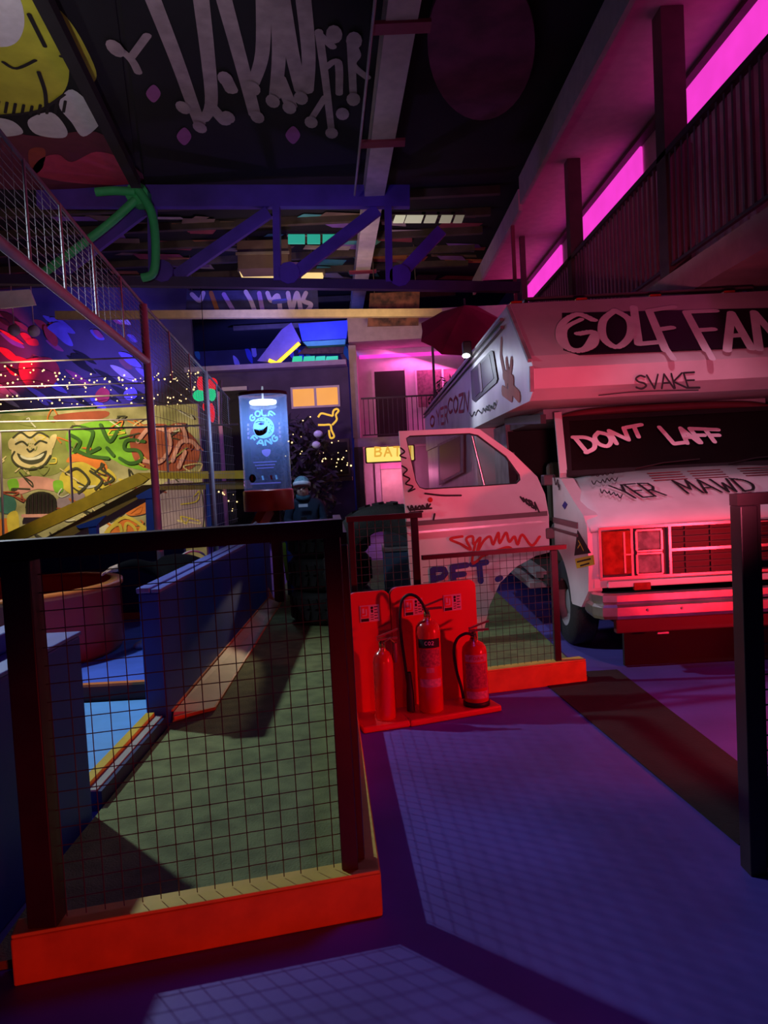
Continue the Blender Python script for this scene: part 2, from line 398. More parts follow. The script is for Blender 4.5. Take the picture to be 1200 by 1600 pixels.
# ================================================================== SETTING
mb = MB(); mb.add([(-16, -3, 0), (6, -3, 0), (6, 31, 0), (-16, 31, 0)], [(0, 1, 2, 3)])
mb.build('floor', 'floor_paint', kind='structure')
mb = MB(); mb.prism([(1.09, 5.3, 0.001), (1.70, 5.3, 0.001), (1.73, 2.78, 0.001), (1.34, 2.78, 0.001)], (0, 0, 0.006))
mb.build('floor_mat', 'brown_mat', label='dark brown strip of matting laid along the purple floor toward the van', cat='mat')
# turf: one bend-shaped lane inside the kerbs
T = [(-1.30, 2.28), (-0.12, 2.54), (-0.27, 4.72), (1.42, 5.08), (1.42, 13), (-1.34, 13), (-1.34, 2.9)]
mb = MB(); mb.prism([(x, y, 0.002) for x, y in T], (0, 0, 0.028)); mb.build('floor_turf', 'turf', kind='structure')

def kerb(name, p, q, th, h, label, m='kerb_orange', side=1):
    p = Vector((*p, 0)); q = Vector((*q, 0)); d = (q-p).normalized(); n = Vector((-d.y, d.x, 0))*th*side; c = (p+q)/2+n/2
    r = thing(name, label, 'kerb', c); b = MB(frame(p if side > 0 else p+n, d, n*side)); L = (q-p).length
    b.box((0, 0, 0), (L, th, h-.012), .006); b.build('board', m, r)
    b = MB(frame(p if side > 0 else p+n, d, n*side)); b.box((.002, .004, h-.0115), (L-.002, th-.004, h), .003); b.build('cap', 'kerb_cap', r); return r
mat('kerb_cap', (0.85, 0.62, 0.10), 0.6, vary=0.15, scale=8)
KA, KB = (-1.18, 2.205), (-0.045, 2.458)
kerb('lane_kerb', KA, KB, 0.10, 0.16, 'orange wooden kerb across the near end of the turf lane')
kerb('lane_kerb', (-0.045, 2.470), (-0.195, 4.70), 0.10, 0.16, 'yellow-topped side kerb between turf lane and purple walkway')
kerb('lane_kerb', (-0.17, 4.72), (1.41, 5.055), 0.10, 0.16, 'orange kerb behind the fire extinguishers ending beside the van')
r = thing('lane_kerb', 'yellow and grey kerb along the light blue floor', 'kerb', (-1.41, 3.9, 0))
MB().box((-1.47, 3.42, 0), (-1.42, 4.50, 0.125)).build('top_board', 'yellow_paint', r)
MB().box((-1.418, 3.42, 0), (-1.35, 4.50, 0.096)).build('inner_board', 'navy_board', r)  # navy colour stands for the unlit side of the kerb
MB().box((-1.418, 3.42, 0.0965), (-1.372, 4.50, 0.104)).build('grey_strip', mat('kerb_grey', (0.40, 0.42, 0.36), 0.7), r)
MB().box((-3.6, 2.6, 0.001), (-1.475, 5.20, 0.008)).build('floor_light_blue', 'sky_blue_floor', kind='structure')
r = thing('step_platform', 'blue step platform with maroon riser and orange edge', 'platform', (-2.5, 6.5, 0))
MB().box((-4.4, 5.25, 0), (-1.50, 7.85, 0.125)).build('deck', 'platform_blue', r)
MB().box((-4.4, 5.215, 0), (-1.50, 5.248, 0.115)).build('riser', 'maroon', r)
MB().box((-4.4, 5.205, 0.117), (-1.50, 5.26, 0.135)).build('edge_strip', 'orange_edge', r)
MB().box((-4.4, 7.80, 0.126), (-2.05, 7.86, 0.19)).build('edge_strip', 'orange_edge', r)

# blue boarded walls
r = thing('lane_wall', 'near blue boarded wall at the left edge of the picture', 'barrier', (-1.45, 2.5, 0))
MB().box((-1.60, 1.2, 0), (-1.36, 3.33, 0.855), 0.01).build('panel', 'blue_board', r)
MB().box((-1.62, 1.2, 0.857), (-1.355, 3.335, 0.873), 0.004).build('cap', mat('blue_cap', (0.10, 0.16, 0.60), 0.4), r)
MB().box((-1.60, 1.2, 0.875), (-1.50, 3.18, 0.955), 0.008).build('raised_board', 'blue_board', r)
r = thing('lane_wall', 'long blue boarded wall running beside the tan ramp', 'barrier', (-1.42, 6.8, 0))
MB().box((-1.475, 4.52, 0), (-1.345, 9.3, 0.86), 0.01).build('panel', 'blue_board', r)
MB().box((-1.485, 4.51, 0.862), (-1.40, 9.6, 0.895), 0.006).build('cap', MATS['blue_cap'], r)
MB().box((-1.395, 4.51, 0.862), (-1.335, 9.6, 0.885), 0.006).build('cap', MATS['blue_cap'], r)
# banked ramp
r = thing('bank_ramp', 'tan banked ramp board with orange edges along the blue wall', 'ramp', (-1.2, 6.8, 0))
b = MB(); b.add([(-1.335, 4.58, .032), (-1.12, 4.80, .032), (-1.20, 8.9, .032), (-1.335, 8.9, .032), (-1.335, 4.62, .085), (-1.335, 8.9, .10)],
      [(0, 3, 2, 1), (4, 1, 2, 5), (0, 1, 4), (0, 4, 5, 3), (3, 5, 2)])
b.build('board', 'tan_board', r)
b = MB(); b.bar((-1.118, 4.79, .04), (-1.195, 8.9, .04), .014); b.build('edge_strip', 'orange_edge', r)
b = MB(); b.bar((-1.325, 4.57, .06), (-1.118, 4.79, .042), .018, .02); b.build('edge_strip', 'orange_edge', r)
b = MB(); b.bar((-1.338, 4.60, .10), (-1.338, 8.9, .11), .012); b.build('edge_strip', 'orange_edge', r)
MB().box((-5.2, 7.90, 0), (-2.06, 8.0, 1.02), 0.01).build('backing_wall', 'navy_board', label='dark blue boarded wall behind the red tub', cat='barrier')

# red tub
r = thing('round_tub', 'large red round tub standing on the blue platform', 'tub', (-3.16, 6.35, 0.126))
MB().lathe([(0, .02), (.86, .02), (.87, .0), (.885, .04), (.885, .545), (.90, .56), (.90, .585), (.83, .585), (.82, .55), (.82, .06), (0, .06)], (-3.16, 6.35, .127), 48).build('shell', 'tub_red', r)
MB().lathe([(.905, .545), (.915, .555), (.915, .595), (.815, .595), (.815, .588), (.905, .588), (.905, .545)], (-3.16, 6.35, .127), 48).build('rim', mat('rim_orange', (0.85, 0.25, 0.06), 0.35), r)

# ================================================================== FENCES
def mesh_panel(parent, p, q, z0, z1, cell=0.058, r=0.0017):
    p = Vector((*p, 0)); q = Vector((*q, 0)); d = q-p; L = d.length; d.normalize(); b = MB()
    n = max(2, round(L/cell))
    for i in range(1, n):
        a = p+d*(L*i/n); b.tube([a+Vector((0, 0, z0)), a+Vector((0, 0, z1))], r, 4, cap=False)
    m = max(2, round((z1-z0)/cell))
    for j in range(1, m):
        z = z0+(z1-z0)*j/m; b.tube([p+Vector((0, 0, z)), q+Vector((0, 0, z))], r, 4, cap=False)
    return b.build('wire_mesh', 'wire', parent, kind='stuff')
# front panel
r = thing('mesh_fence', 'dark steel mesh fence panel across the front of the turf lane', 'fence', (-0.62, 2.38, 0.16))
PA, PB = (-1.095, 2.275), (-0.150, 2.500)
MB().box((PA[0]-.045, PA[1]-.04, .161), (PA[0]+.045, PA[1]+.04, 1.302), .004).build('post', 'fence_steel', r)
MB().box((PB[0]-.028, PB[1]-.028, .161), (PB[0]+.028, PB[1]+.028, 1.31), .003).build('post', 'fence_steel', r)
b = MB(); b.bar((-1.42, 2.20, 1.334), (PB[0]+.03, PB[1]+.005, 1.334), .085, .06); b.build('top_rail', 'fence_steel', r)
mesh_panel(r, PA, PB, .165, 1.31)
# side panel, seen nearly edge-on
r = thing('mesh_fence', 'steel mesh fence panel running back along the yellow-topped kerb', 'fence', (-0.2, 3.6, 0.16))
S0, S1 = (-0.125, 2.56), (-0.245, 4.66)
for c in (S0, S1): MB().box((c[0]-.024, c[1]-.024, .161), (c[0]+.024, c[1]+.024, 1.27), .003).build('post', 'fence_steel', r)
b = MB(); b.bar((*S0, 1.293), (*S1, 1.253), .045, .04); b.build('top_rail', 'fence_steel', r)
b = MB(); b.bar((*S0, .19), (*S1, .19), .03, .03); b.build('bottom_rail', 'fence_steel', r)
mesh_panel(r, S0, S1, .2, 1.27)
# rear panels behind the extinguishers
r = thing('mesh_fence', 'tall dark red mesh fence panel behind the single extinguisher stand', 'fence', (0.0, 4.85, 0.16))
S0, S1 = (-0.16, 4.775), (0.255, 4.865)
for c in (S1,): MB().box((c[0]-.024, c[1]-.024, .161), (c[0]+.024, c[1]+.024, 1.215), .003).build('post', 'fence_steel', r)
MB().box((S0[0]-.02, S0[1]-.02, .161), (S0[0]+.02, S0[1]+.02, 1.215), .003).build('post', 'fence_steel', r)
b = MB(); b.bar((S0[0]-.03, S0[1], 1.233), (S1[0]+.05, S1[1], 1.233), .04, .035); b.build('top_rail', 'fence_steel', r)
mesh_panel(r, S0, S1, .165, 1.215, 0.05)
r = thing('mesh_fence', 'low dark red mesh fence panel in front of the open van door', 'fence', (0.75, 4.97, 0.16))
S0, S1 = (0.295, 4.875), (1.215, 5.065)
MB().box((S1[0]-.022, S1[1]-.022, .161), (S1[0]+.022, S1[1]+.022, .93), .003).build('post', 'fence_steel', r)
b = MB(); b.bar((S0[0], S0[1], .948), (S1[0]+.09, S1[1]+.02, .948), .035, .03); b.build('top_rail', 'fence_steel', r)
mesh_panel(r, S0, S1, .165, .935, 0.05)
# right-hand fence
r = thing('mesh_fence', 'black steel mesh fence at the right edge of the picture', 'fence', (1.8, 2.7, 0))
MB().box((1.275, 2.56, 0), (1.335, 2.64, 1.33), .004).build('post', 'fence_steel', r)
b = MB(); b.bar((1.27, 2.60, 1.352), (2.6, 2.72, 1.352), .05, .042); b.build('top_rail', 'fence_steel', r)
b = MB(); b.bar((1.337, 2.603, .03), (2.6, 2.72, .03), .03, .03); b.build('bottom_rail', 'fence_steel', r)
b = MB(); b.bar((1.352, 2.605, .05), (1.352, 2.605, 1.33), .022, .022); b.build('panel_frame', 'fence_steel', r)
b = MB(); b.bar((1.365, 2.605, 1.12), (2.6, 2.72, 1.12), .022, .022); b.build('panel_frame', 'fence_steel', r)
mesh_panel(r, (1.36, 2.605), (2.6, 2.72), .05, 1.33, 0.055, 0.003)

# ================================================================== FIRE EXTINGUISHERS
def ext_stand(label, p, q, h):
    p = Vector((*p, 0)); q = Vector((*q, 0)); u = (q-p).normalized(); n = Vector((-u.y, u.x, 0)); L = (q-p).length
    r = thing('extinguisher_stand', label, 'stand', (p+q)/2+n*.15)
    xf = frame(p+n*.285+Vector((0, 0, .035)), u, (0, 0, 1))
    rd = .05
    out = [(0, 0), (L, 0)]+[(L-rd+rd*math.cos(R_(a)), h-.035-rd+rd*math.sin(R_(a))) for a in range(0, 91, 15)]+[(rd+rd*math.cos(R_(a)), h-.035-rd+rd*math.sin(R_(a))) for a in range(90, 181, 15)]
    sheet('back_panel', out, [], .03, xf, 'stand_red', r)
    b = MB(frame(p, u, n)); b.box((-.01, 0, 0), (L+.012, .30, .04), .012); b.build('base_tray', 'stand_red', r)
    return r, p, u, n, L, h
def ext_sign(st, cx):
    r, p, u, n, L, h = st; o = p+n*.268+u*cx+Vector((0, 0, h-.135))
    xf = frame(o, u, (0, 0, 1))
    b = MB(xf); b.box((-.062, -.052, 0), (.062, .052, .004)); s = b.build('sign', 'sign_white', r, label='white instruction sign with a red extinguisher symbol')
    b = MB(xf); b.box((-.056, -.024, .005), (-.006, .046, .007)); b.build('symbol', 'stand_red', s)
    b = MB(xf); b.box((-.056, -.048, .005), (-.006, -.030, .007)); b.build('caption', 'spray_black', s)
    b = MB(xf)
    for dx, dy, w, hh in ((-.042, .02, .014, .030), (-.022, .012, .010, .036), (-.034, -.01, .03, .006)): b.box((dx-w/2, dy-hh/2, .0075), (dx+w/2, dy+hh/2, .009))
    b.build('pictogram', 'sign_white', s)
    b = MB(xf); b.sphere((.016, .034, .006), .009, 8, 4, (1, 1, .2)); b.box((.010, .004, .005), (.022, .022, .007))
    for k in range(5): b.box((.030, .036-k*.018, .005), (.054-.006*(k % 2), .041-k*.018, .006))
    for k in range(3): b.box((.006, -.012-k*.014, .005), (.024, -.008-k*.014, .006))
    b.build('lettering', 'spray_black', s)
st1 = ext_stand('single red extinguisher stand next to the yellow kerb', (-0.125, 4.262), (0.135, 4.335), .79)
st2 = ext_stand('wide double red extinguisher stand holding two extinguishers', (0.155, 4.335), (0.715, 4.525), .80)
ext_sign(st1, .135); ext_sign(st2, .15); ext_sign(st2, .42)
def cyl_band(b, c, r, z0, z1, a0, a1, n=12):
    vs = []
    for k in range(n+1):
        a = R_(a0+(a1-a0)*k/n)
        for z in (z0, z1): vs.append((c[0]+r*math.cos(a), c[1]+r*math.sin(a), c[2]+z))
    b.add(vs, [(2*k, 2*k+2, 2*k+3, 2*k+1) for k in range(n)], True)
def extinguisher(label, c, r, hb, hose):
    t = thing('fire_extinguisher', label, 'extinguisher', c); c = Vector(c)
    MB().lathe([(0, 0), (r*.9, 0), (r, .012), (r, hb-.07), (r*.93, hb-.035), (r*.7, hb-.01), (r*.35, hb+.005), (r*.30, hb+.02), (0, hb+.02)], c, 28).build('cylinder', 'ext_red', t)
    MB().lathe([(0, hb+.02), (.020, hb+.02), (.020, hb+.05), (.014, hb+.055), (.014, hb+.075), (0, hb+.075)], c, 14).build('valve', 'brass', t)
    b = MB(); b.bar(c+Vector((-.03, -.01, hb+.068)), c+Vector((.095, .0, hb+.072)), .018, .012); b.build('carry_handle', mat('handle_grey', (0.30, 0.10, 0.10), 0.4, 0.6), t)
    b = MB(); b.bar(c+Vector((-.03, -.01, hb+.082)), c+Vector((.10, .0, hb+.125)), .016, .010); b.build('lever', MATS['handle_grey'], t)
    b = MB(); b.tube([c+Vector((.01, -.015, hb+.05)), c+Vector((.015, -.035, hb+.03)), c+Vector((.012, -.038, hb+.0))], .004, 6); b.build('safety_pin', 'brass', t)
    if hose: b = MB(); b.tube(smooth_pts([c+Vector(p) for p in hose], 6), .0095, 8); b.build('hose', 'black_rubber', t)
    return t
e1 = extinguisher('slim red fire extinguisher with no label on the single stand', (0.0, 4.40, .041), .062, .415, None)
c = Vector((.0, 4.40, .041)); b = MB(); b.lathe([(.010, 0), (.018, .03), (.016, .12)], c+Vector((.075, -.01, .34)), 10); b.build('horn', 'handle_grey', e1)
b = MB(); b.tube([c+Vector((.015, -.01, .47)), c+Vector((.05, -.012, .49)), c+Vector((.075, -.01, .46))], .007, 8); b.build('swivel_pipe', 'brass', e1)
c = (0.285, 4.50, .041)
e2 = extinguisher('tall red fire extinguisher with black label band and hose looping over its left', c, .076, .565,
     [(0.0, -.01, .60), (-.02, -.015, .66), (-.06, -.015, .715), (-.115, -.01, .725), (-.155, .0, .67), (-.165, .01, .5), (-.150, .01, .30), (-.135, .0, .14), (-.125, -.01, .06)])
b = MB(); b.lathe([(.012, .24), (.016, .20), (.024, .10), (.026, .0)], (c[0]-.128, c[1]-.01, c[2]+.01), 12); b.build('horn', 'black_rubber', e2)
def ext_labels(e, c, r, spec):
    for z0, z1, m, nm in spec:
        b = MB(); cyl_band(b, c, r+.0015, z0, z1, 215, 325); b.build(nm, m, e)
mat('label_pink', (0.80, 0.42, 0.42), 0.5, vary=0.35, scale=60)
ext_labels(e2, c, .076, [(.405, .46, 'spray_black', 'label_band'), (.29, .40, mat('label_red', (0.62, 0.12, 0.14), 0.5, vary=0.5, scale=70), 'label_text'), (.165, .215, 'label_pink', 'label_strip')])
def cyl_text(e, c, r, s, z0, z1, a0, a1, w, m):
    b = MB(); L = []
    n = len(s); adv = (a1-a0)/n
    for i, ch in enumerate(s):
        for ln in G[ch]:
            P = [Vector((c[0]+r*math.cos(R_(a0+adv*(i+.1+.75*x))), c[1]+r*math.sin(R_(a0+adv*(i+.1+.75*x))), c[2]+z0+(z1-z0)*y)) for x, y in ln]
            for i2 in range(len(P)-1):
                nn = ((P[i2]+P[i2+1])/2-Vector((c[0], c[1], P[i2].z))); nn.z = 0; a = nn.cross(P[i2+1]-P[i2]).normalized()*(w/2)
                b.add([P[i2]-a, P[i2]+a, P[i2+1]+a, P[i2+1]-a], [(0, 1, 2, 3)])
    b.build('lettering', m, e)
b = MB(); cyl_band(b, c, .0785, .255, .285, 252, 288); b.build('rating_mark', 'label_pink', e2)
G['2'] = [[(0, .8), (.4, 1), (.9, .8), (.7, .5), (0, 0), (1, 0)]]
cyl_text(e2, c, .0785, 'CO2', .425, .447, 248, 294, .004, 'sign_white')
c = (0.575, 4.575, .041)
e3 = extinguisher('shorter red fire extinguisher with pale label at the right end of the stand', c, .078, .40,
     [(0.0, -.015, .44), (-.05, -.02, .455), (-.105, -.01, .42), (-.128, .0, .34), (-.118, -.01, .22), (-.095, -.03, .12), (-.085, -.03, .05)])
ext_labels(e3, c, .078, [(.285, .33, 'label_pink', 'label_strip'), (.12, .275, MATS['label_red'], 'label_text'), (.055, .10, 'label_pink', 'label_strip')])
cyl_text(e3, c, .0805, 'FOAM', .297, .318, 238, 306, .004, 'spray_red')
MB().lathe([(.074, 0), (.084, .0), (.084, .028), (.079, .03), (.074, .02)], (c[0], c[1], .0405), 24).build('base_ring', 'black_rubber', e3)

# ================================================================== CAMPER VAN (faces the viewer, axis along Y)
VX0, VX1 = 1.50, 3.60          # cab sides
BX0, BX1 = 1.25, 3.85          # coach body sides
van = thing('camper_van', 'white graffiti-covered camper van with over-cab bed facing the walkway', 'camper van', (2.55, 7.0, 0))
def fender_poly():
    a = [(6.22+.50*math.cos(R_(t)), .36+.47*math.sin(R_(t))) for t in range(92, 176, 7)]
    return [(5.25, .60), (5.22, .80), (5.22, 1.06), (5.30, 1.14), (5.55, 1.24), (5.90, 1.405), (6.19, 1.415), (6.19, .83)]+a+[(5.70, .43), (5.45, .45)]
for x0, d in ((VX0, .10), (VX1, -.10)):
    b = MB(); b.prism([(x0, y, z) for y, z in fender_poly()], (d, 0, 0)); b.build('fender', 'van_white', van)
# bonnet as a loft of cross sections
secs = []
for y, hw, zs, zc in ((5.20, 1.03, 1.07, 1.085), (5.22, 1.035, 1.10, 1.12), (5.28, 1.04, 1.135, 1.165), (5.42, 1.04, 1.20, 1.235), (5.65, 1.045, 1.295, 1.335), (5.93, 1.045, 1.405, 1.45)):
    secs.append([Vector((2.55+hw*u, y, zs-.02+(zc-zs+.02)*(1-abs(u)**3.0))) for u in [k/8-1 for k in range(17)]])
b = MB(); n = 17; vs = [p for s in secs for p in s]; fs = [(i*n+k, i*n+k+1, (i+1)*n+k+1, (i+1)*n+k) for i in range(len(secs)-1) for k in range(n-1)]
lo = [p-Vector((0, 0, .03)) for p in vs]; m0 = len(vs)
fs += [tuple(m0+i for i in f[::-1]) for f in fs]
rim = list(range(n))+[i*n+n-1 for i in range(1, len(secs))]+[(len(secs)-1)*n+k for k in range(n-2, -1, -1)]+[i*n for i in range(len(secs)-2, 0, -1)]
fs += [(rim[i], rim[i-1], m0+rim[i-1], m0+rim[i]) for i in range(len(rim))]
b.add(vs+lo, fs, True); hood = b.build('bonnet', 'van_white', van)
def hood_z(x, y):
    pr = [(5.20, 1.085), (5.22, 1.12), (5.28, 1.165), (5.42, 1.235), (5.65, 1.335), (5.93, 1.45)]
    for (a, za), (c_, zc) in zip(pr, pr[1:]):
        if y <= c_: return za+(zc-za)*(y-a)/(c_-a)
    return 1.45
# louvre slots on the bonnet, four groups
for gx in (2.30, 2.62, 3.02, 3.30):
    for k in range(4):
        y = 5.70+k*.045
        b = MB(); b.bar((gx-.13, y, hood_z(gx, y)+.002), (gx+.13, y, hood_z(gx, y)+.002), .016, .006); b.build('louvre', 'maroon', van)
# front panel and grille
MB().box((1.54, 5.235, .62), (3.56, 5.40, 1.06)).build('front_panel', 'van_white', van)
MB().box((1.60, 5.205, .685), (3.50, 5.232, 1.065), .006).build('grille_backing', 'grille_black', van)
g = MB()
for z in (.695, 1.05): g.bar((1.57, 5.185, z), (3.53, 5.185, z), .03, .018)
for x in (1.575, 1.80, 2.07, 2.55, 3.03, 3.30, 3.525): g.bar((x, 5.187, .695), (x, 5.187, 1.05), .018, .026)
g.build('grille_frame', 'chrome', van)
for k in range(7):
    z = .738+k*.045
    b = MB(); b.bar((2.08, 5.190, z), (3.02, 5.190, z), .012, .010 if k != 3 else .02); b.build('grille_bar', 'grille_black' if k != 3 else 'chrome', van)
for k in range(5):
    x = 2.19+.18*k
    b = MB(); b.bar((x, 5.196, .705), (x, 5.196, 1.04), .012, .01); b.build('grille_bar', 'grille_black', van)
for sx in (0, 1):
    X = (lambda v: v) if sx == 0 else (lambda v: 5.10-v)
    b = MB(); b.box((X(1.585), 5.165, .72), (X(1.79), 5.203, 1.03), .012); t = b.build('turn_signal', 'amber_lens', van)
    b = MB(); b.bar((X(1.74), 5.160, .73), (X(1.74), 5.160, 1.02), .012, .008); b.bar((X(1.74), 5.160, .86), (X(1.79), 5.160, .86), .008, .010); b.build('divider', 'chrome', t)
    for z0, z1 in ((.885, 1.02), (.72, .855)):
        b = MB(); b.box((X(1.83), 5.165, z0), (X(2.0), 5.203, z1), .014); h = b.build('headlight', 'lamp_lens', van)
        b = MB()
        for a, c_ in (((1.825, z0-.006), (2.005, z0-.006)), ((1.825, z1+.006), (2.005, z1+.006)), ((1.825, z0), (1.825, z1)), ((2.005, z0), (2.005, z1))):
            b.bar((X(a[0]), 5.160, a[1]), (X(c_[0]), 5.160, c_[1]), .014, .012)
        b.build('bezel', 'chrome', h)
MB().box((1.62, 5.175, .625), (3.48, 5.21, .672), .008).build('valance_trim', 'van_white', van)
# bumper with wrapped ends
def bump_sec(x, y): return [Vector((x, y, z)) for z in ()]
path = [(1.54, 5.42), (1.53, 5.20), (1.575, 5.125), (1.65, 5.105), (3.45, 5.105), (3.525, 5.125), (3.57, 5.20), (3.56, 5.42)]
prof = [(0, .595), (-.018, .585), (-.018, .54), (-.008, .52), (-.022, .50), (-.022, .44), (-.008, .415), (.02, .41), (.02, .595)]
b = MB(); vs = []; cx = 2.55
for x, y in path:
    dx = 0.0 if 1.6 < x < 3.5 else (-1 if x < 2 else 1)
    dy = -1.0 if (1.56 < x < 3.54) else 0
    for o_, z in prof: vs.append((x-o_*dx if dx else x, y+o_*(-dy) if dy else y, z))
k = len(prof); b.add(vs, [(i*k+j, i*k+(j+1) % k, (i+1)*k+(j+1) % k, (i+1)*k+j) for i in range(len(path)-1) for j in range(k)], False)
bum = b.build('bumper', 'chrome', van)
for x in (1.86, 2.10, 2.9, 3.2):
    b = MB(); b.sphere((x, 5.085, .475), .012, 8, 6); b.build('bolt', 'chrome', bum)
MB().box((1.66, 5.16, .30), (3.44, 5.22, .40), .01).build('air_dam', 'maroon', van)
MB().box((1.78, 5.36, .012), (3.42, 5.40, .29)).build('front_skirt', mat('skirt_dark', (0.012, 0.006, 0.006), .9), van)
MB().box((1.95, 5.15, .285), (2.03, 5.19, .298)).build('tow_tab', 'chrome', van)
MB().box((1.80, 5.16, .602), (1.92, 5.20, .655), .006).build('fog_lamp', 'amber_lens', van)
# windscreen and cab shell
WSB, WST = (5.93, 1.445), (6.33, 1.90)
xf = frame((1.58, WSB[0], WSB[1]), (1, 0, 0), (0, WST[0]-WSB[0], WST[1]-WSB[1])); wl = math.hypot(WST[0]-WSB[0], WST[1]-WSB[1])
out = [(0, 0), (1.94, 0), (1.84, wl), (.10, wl)]
sheet('windscreen', out, [], .008, xf, glass('dark_glass', (0.10, 0.09, 0.08), 0.06, rough=.25), van)
sheet('windscreen_seal', [(-.03, -.03), (1.97, -.03), (1.87, wl+.03), (.07, wl+.03)], [[(0.02, .02), (.115, wl-.02), (1.825, wl-.02), (1.92, .02)]], .02, xf, 'black_rubber', van)
for x0, x1 in ((1.535, 1.615), (3.565, 3.485)):
    b = MB(); b.bar((x0, 5.95, 1.43), (x1, 6.37, 1.95), .06, .06); b.build('windscreen_pillar', 'van_white', van)
for x0 in (2.1, 2.85):
    b = MB(); b.tube([(x0, 5.90, 1.455), (x0+.25, 5.955, 1.49), (x0+.55, 5.97, 1.505)], .007, 6); b.build('wiper', 'black_rubber', van)
MB().box((1.55, 6.62, 1.93), (3.55, 9.0, 2.02)).build('cab_roof', 'van_grime', van)
b = MB(); b.tube(smooth_pts([(1.62, 6.36, 1.90), (1.9, 6.42, 1.955), (2.55, 6.44, 1.97), (3.2, 6.42, 1.955), (3.48, 6.36, 1.90)], 6), .035, 8); b.build('roof_lip', 'maroon', van)
MB().box((1.52, 6.30, .45), (3.58, 9.0, .52)).build('cab_floor', 'dark_interior', van)
MB().box((3.52, 6.25, .5), (3.58, 9.0, 1.92)).build('cab_side', 'dark_interior', van)
MB().box((1.52, 8.2, .5), (3.56, 8.26, 1.92)).build('bulkhead', 'dark_interior', van)
MB().box((1.58, 5.98, 1.05), (3.52, 6.22, 1.40), .04).build('dashboard', 'dark_interior', van)
for x in (1.75, 2.75):
    s = MB(); s.box((x, 6.9, .55), (x+.55, 7.4, .95), .05); s.box((x, 7.36, .95), (x+.55, 7.5, 1.55), .05); s.box((x+.13, 7.37, 1.56), (x+.42, 7.47, 1.76), .04)
    s.build('seat', mat('seat_vinyl', (0.10, 0.07, 0.04), 0.7), van)
b = MB(); b.bar((1.53, 6.55, 1.93), (1.40, 7.6, 2.0), .05, .08); b.build('roof_gutter', 'moulding', van)
b = MB(); b.prism([(1.50, 8.0, .45), (1.50, 9.05, .45), (1.50, 9.05, 2.0), (1.50, 8.25, 2.0)], (.08, 0, 0)); b.build('rear_pillar', 'van_grime', van)
# wheels
def wheel(x, y, sgn):
    b = MB(); b.lathe([(.20, -.10), (.33, -.10), (.36, -.07), (.36, .07), (.33, .10), (.20, .10)], (x, y, .36), 32, (1, 0, 0)); t = b.build('wheel', 'tyre_rubber', van)
    b = MB(); b.lathe([(0, -.06*sgn), (.10, -.06*sgn), (.12, -.03*sgn), (.19, -.05*sgn), (.205, -.095*sgn), (.215, -.09*sgn), (.20, 0)], (x, y, .36), 24, (1, 0, 0)); b.build('wheel_hub', 'van_grime', t)
wheel(1.66, 6.2, 1); wheel(3.45, 6.2, -1); wheel(1.62, 12.5, 1)
MB().box((1.80, 5.5, .28), (3.3, 9.0, .42)).build('chassis', 'dark_interior', van)
b = MB(); b.bar((1.50, 6.75, .52), (1.62, 8.9, .52), .10, .06); b.build('sill', 'van_grime', van)
b = MB(); b.bar((1.50, 6.9, .40), (1.55, 8.9, .40), .16, .05); b.build('side_step', 'van_grime', van)
# over-cab coach body
OB = [(6.45, 2.93), (5.70, 2.36), (5.60, 2.25), (5.62, 2.10), (5.78, 2.025), (17.0, 2.025), (17.0, 2.93)]
b = MB(); b.prism([(BX0+.012, y, z) for y, z in OB], (BX1-BX0-.024, 0, 0)); over = b.build('overcab', mat('overcab_pink', (0.60, 0.52, 0.54), 0.55, vary=0.25, scale=1.6), van)
for x, d in ((BX0, .011), (BX1, -.011)):
    b = MB(); b.prism([(x, y, z) for y, z in OB], (d, 0, 0)); b.build('side_skin', 'van_white', van)
b = MB(); b.prism([(BX0+.03, y, z) for y, z in ((9.05, .5), (17, .5), (17, 2.02), (9.05, 2.02))], (BX1-BX0-.06, 0, 0)); b.build('coach_body', 'van_white', van)
b = MB(); b.bar((BX0-.012, 6.42, 2.90), (BX0-.012, 5.66, 2.32), .03, .03); b.bar((BX0-.012, 5.61, 2.27), (BX0-.012, 5.63, 2.08), .03, .03); b.build('corner_trim', 'van_grime', van)
# upper front window of the bed, on the sloping face
u = Vector((1, 0, 0)); vv = Vector((0, 6.45-5.70, 2.93-2.36)).normalized(); nn = u.cross(vv)
SLO = (Vector((2.55, 5.70, 2.36)), nn if nn.y < 0 else -nn)
def q_on(pl, x, y, o): return at_pl(x, y, *pl)+pl[1]*o
fw = [q_on(SLO, x, y, .004) for x, y in ((878, 492), (1290, 482), (1290, 540), (905, 556), (880, 548))]
b = MB(); b.prism(fw, SLO[1]*.012); b.build('bed_window', mat('tinted', (0.010, 0.008, 0.012), 0.45, spec=0.15), van)
WIN = (SLO[0]+SLO[1]*.017, SLO[1])
for ch, q_ in (('G', ((868, 494), (930, 490), (936, 545), (876, 552))), ('O', ((936, 488), (984, 484), (990, 540), (942, 546))), ('L', ((990, 480), (1020, 482), (1030, 538), (996, 538))), ('F', ((1014, 486), (1052, 480), (1064, 545), (1040, 548))),
                ('F', ((1072, 488), (1118, 486), (1130, 545), (1104, 548))), ('A', ((1128, 490), (1160, 488), (1174, 545), (1136, 548))), ('N', ((1176, 488), (1216, 486), (1230, 544), (1186, 546))), ('G', ((1232, 486), (1276, 484), (1290, 542), (1244, 544)))):
    letters(van, 'graffiti_lettering', 'spray_white', WIN, ch, q_, .066, .003)
for L in ([(908, 500), (882, 516), (888, 544), (912, 546), (926, 526)], [(1040, 545), (1052, 562)], [(1104, 545), (1113, 562)]):
    paint(van, 'graffiti_drip', 'spray_white', WIN, [L], .05, .006)
LOWF = (Vector((2.55, 5.605, 2.2)), Vector((0, -1, 0)))
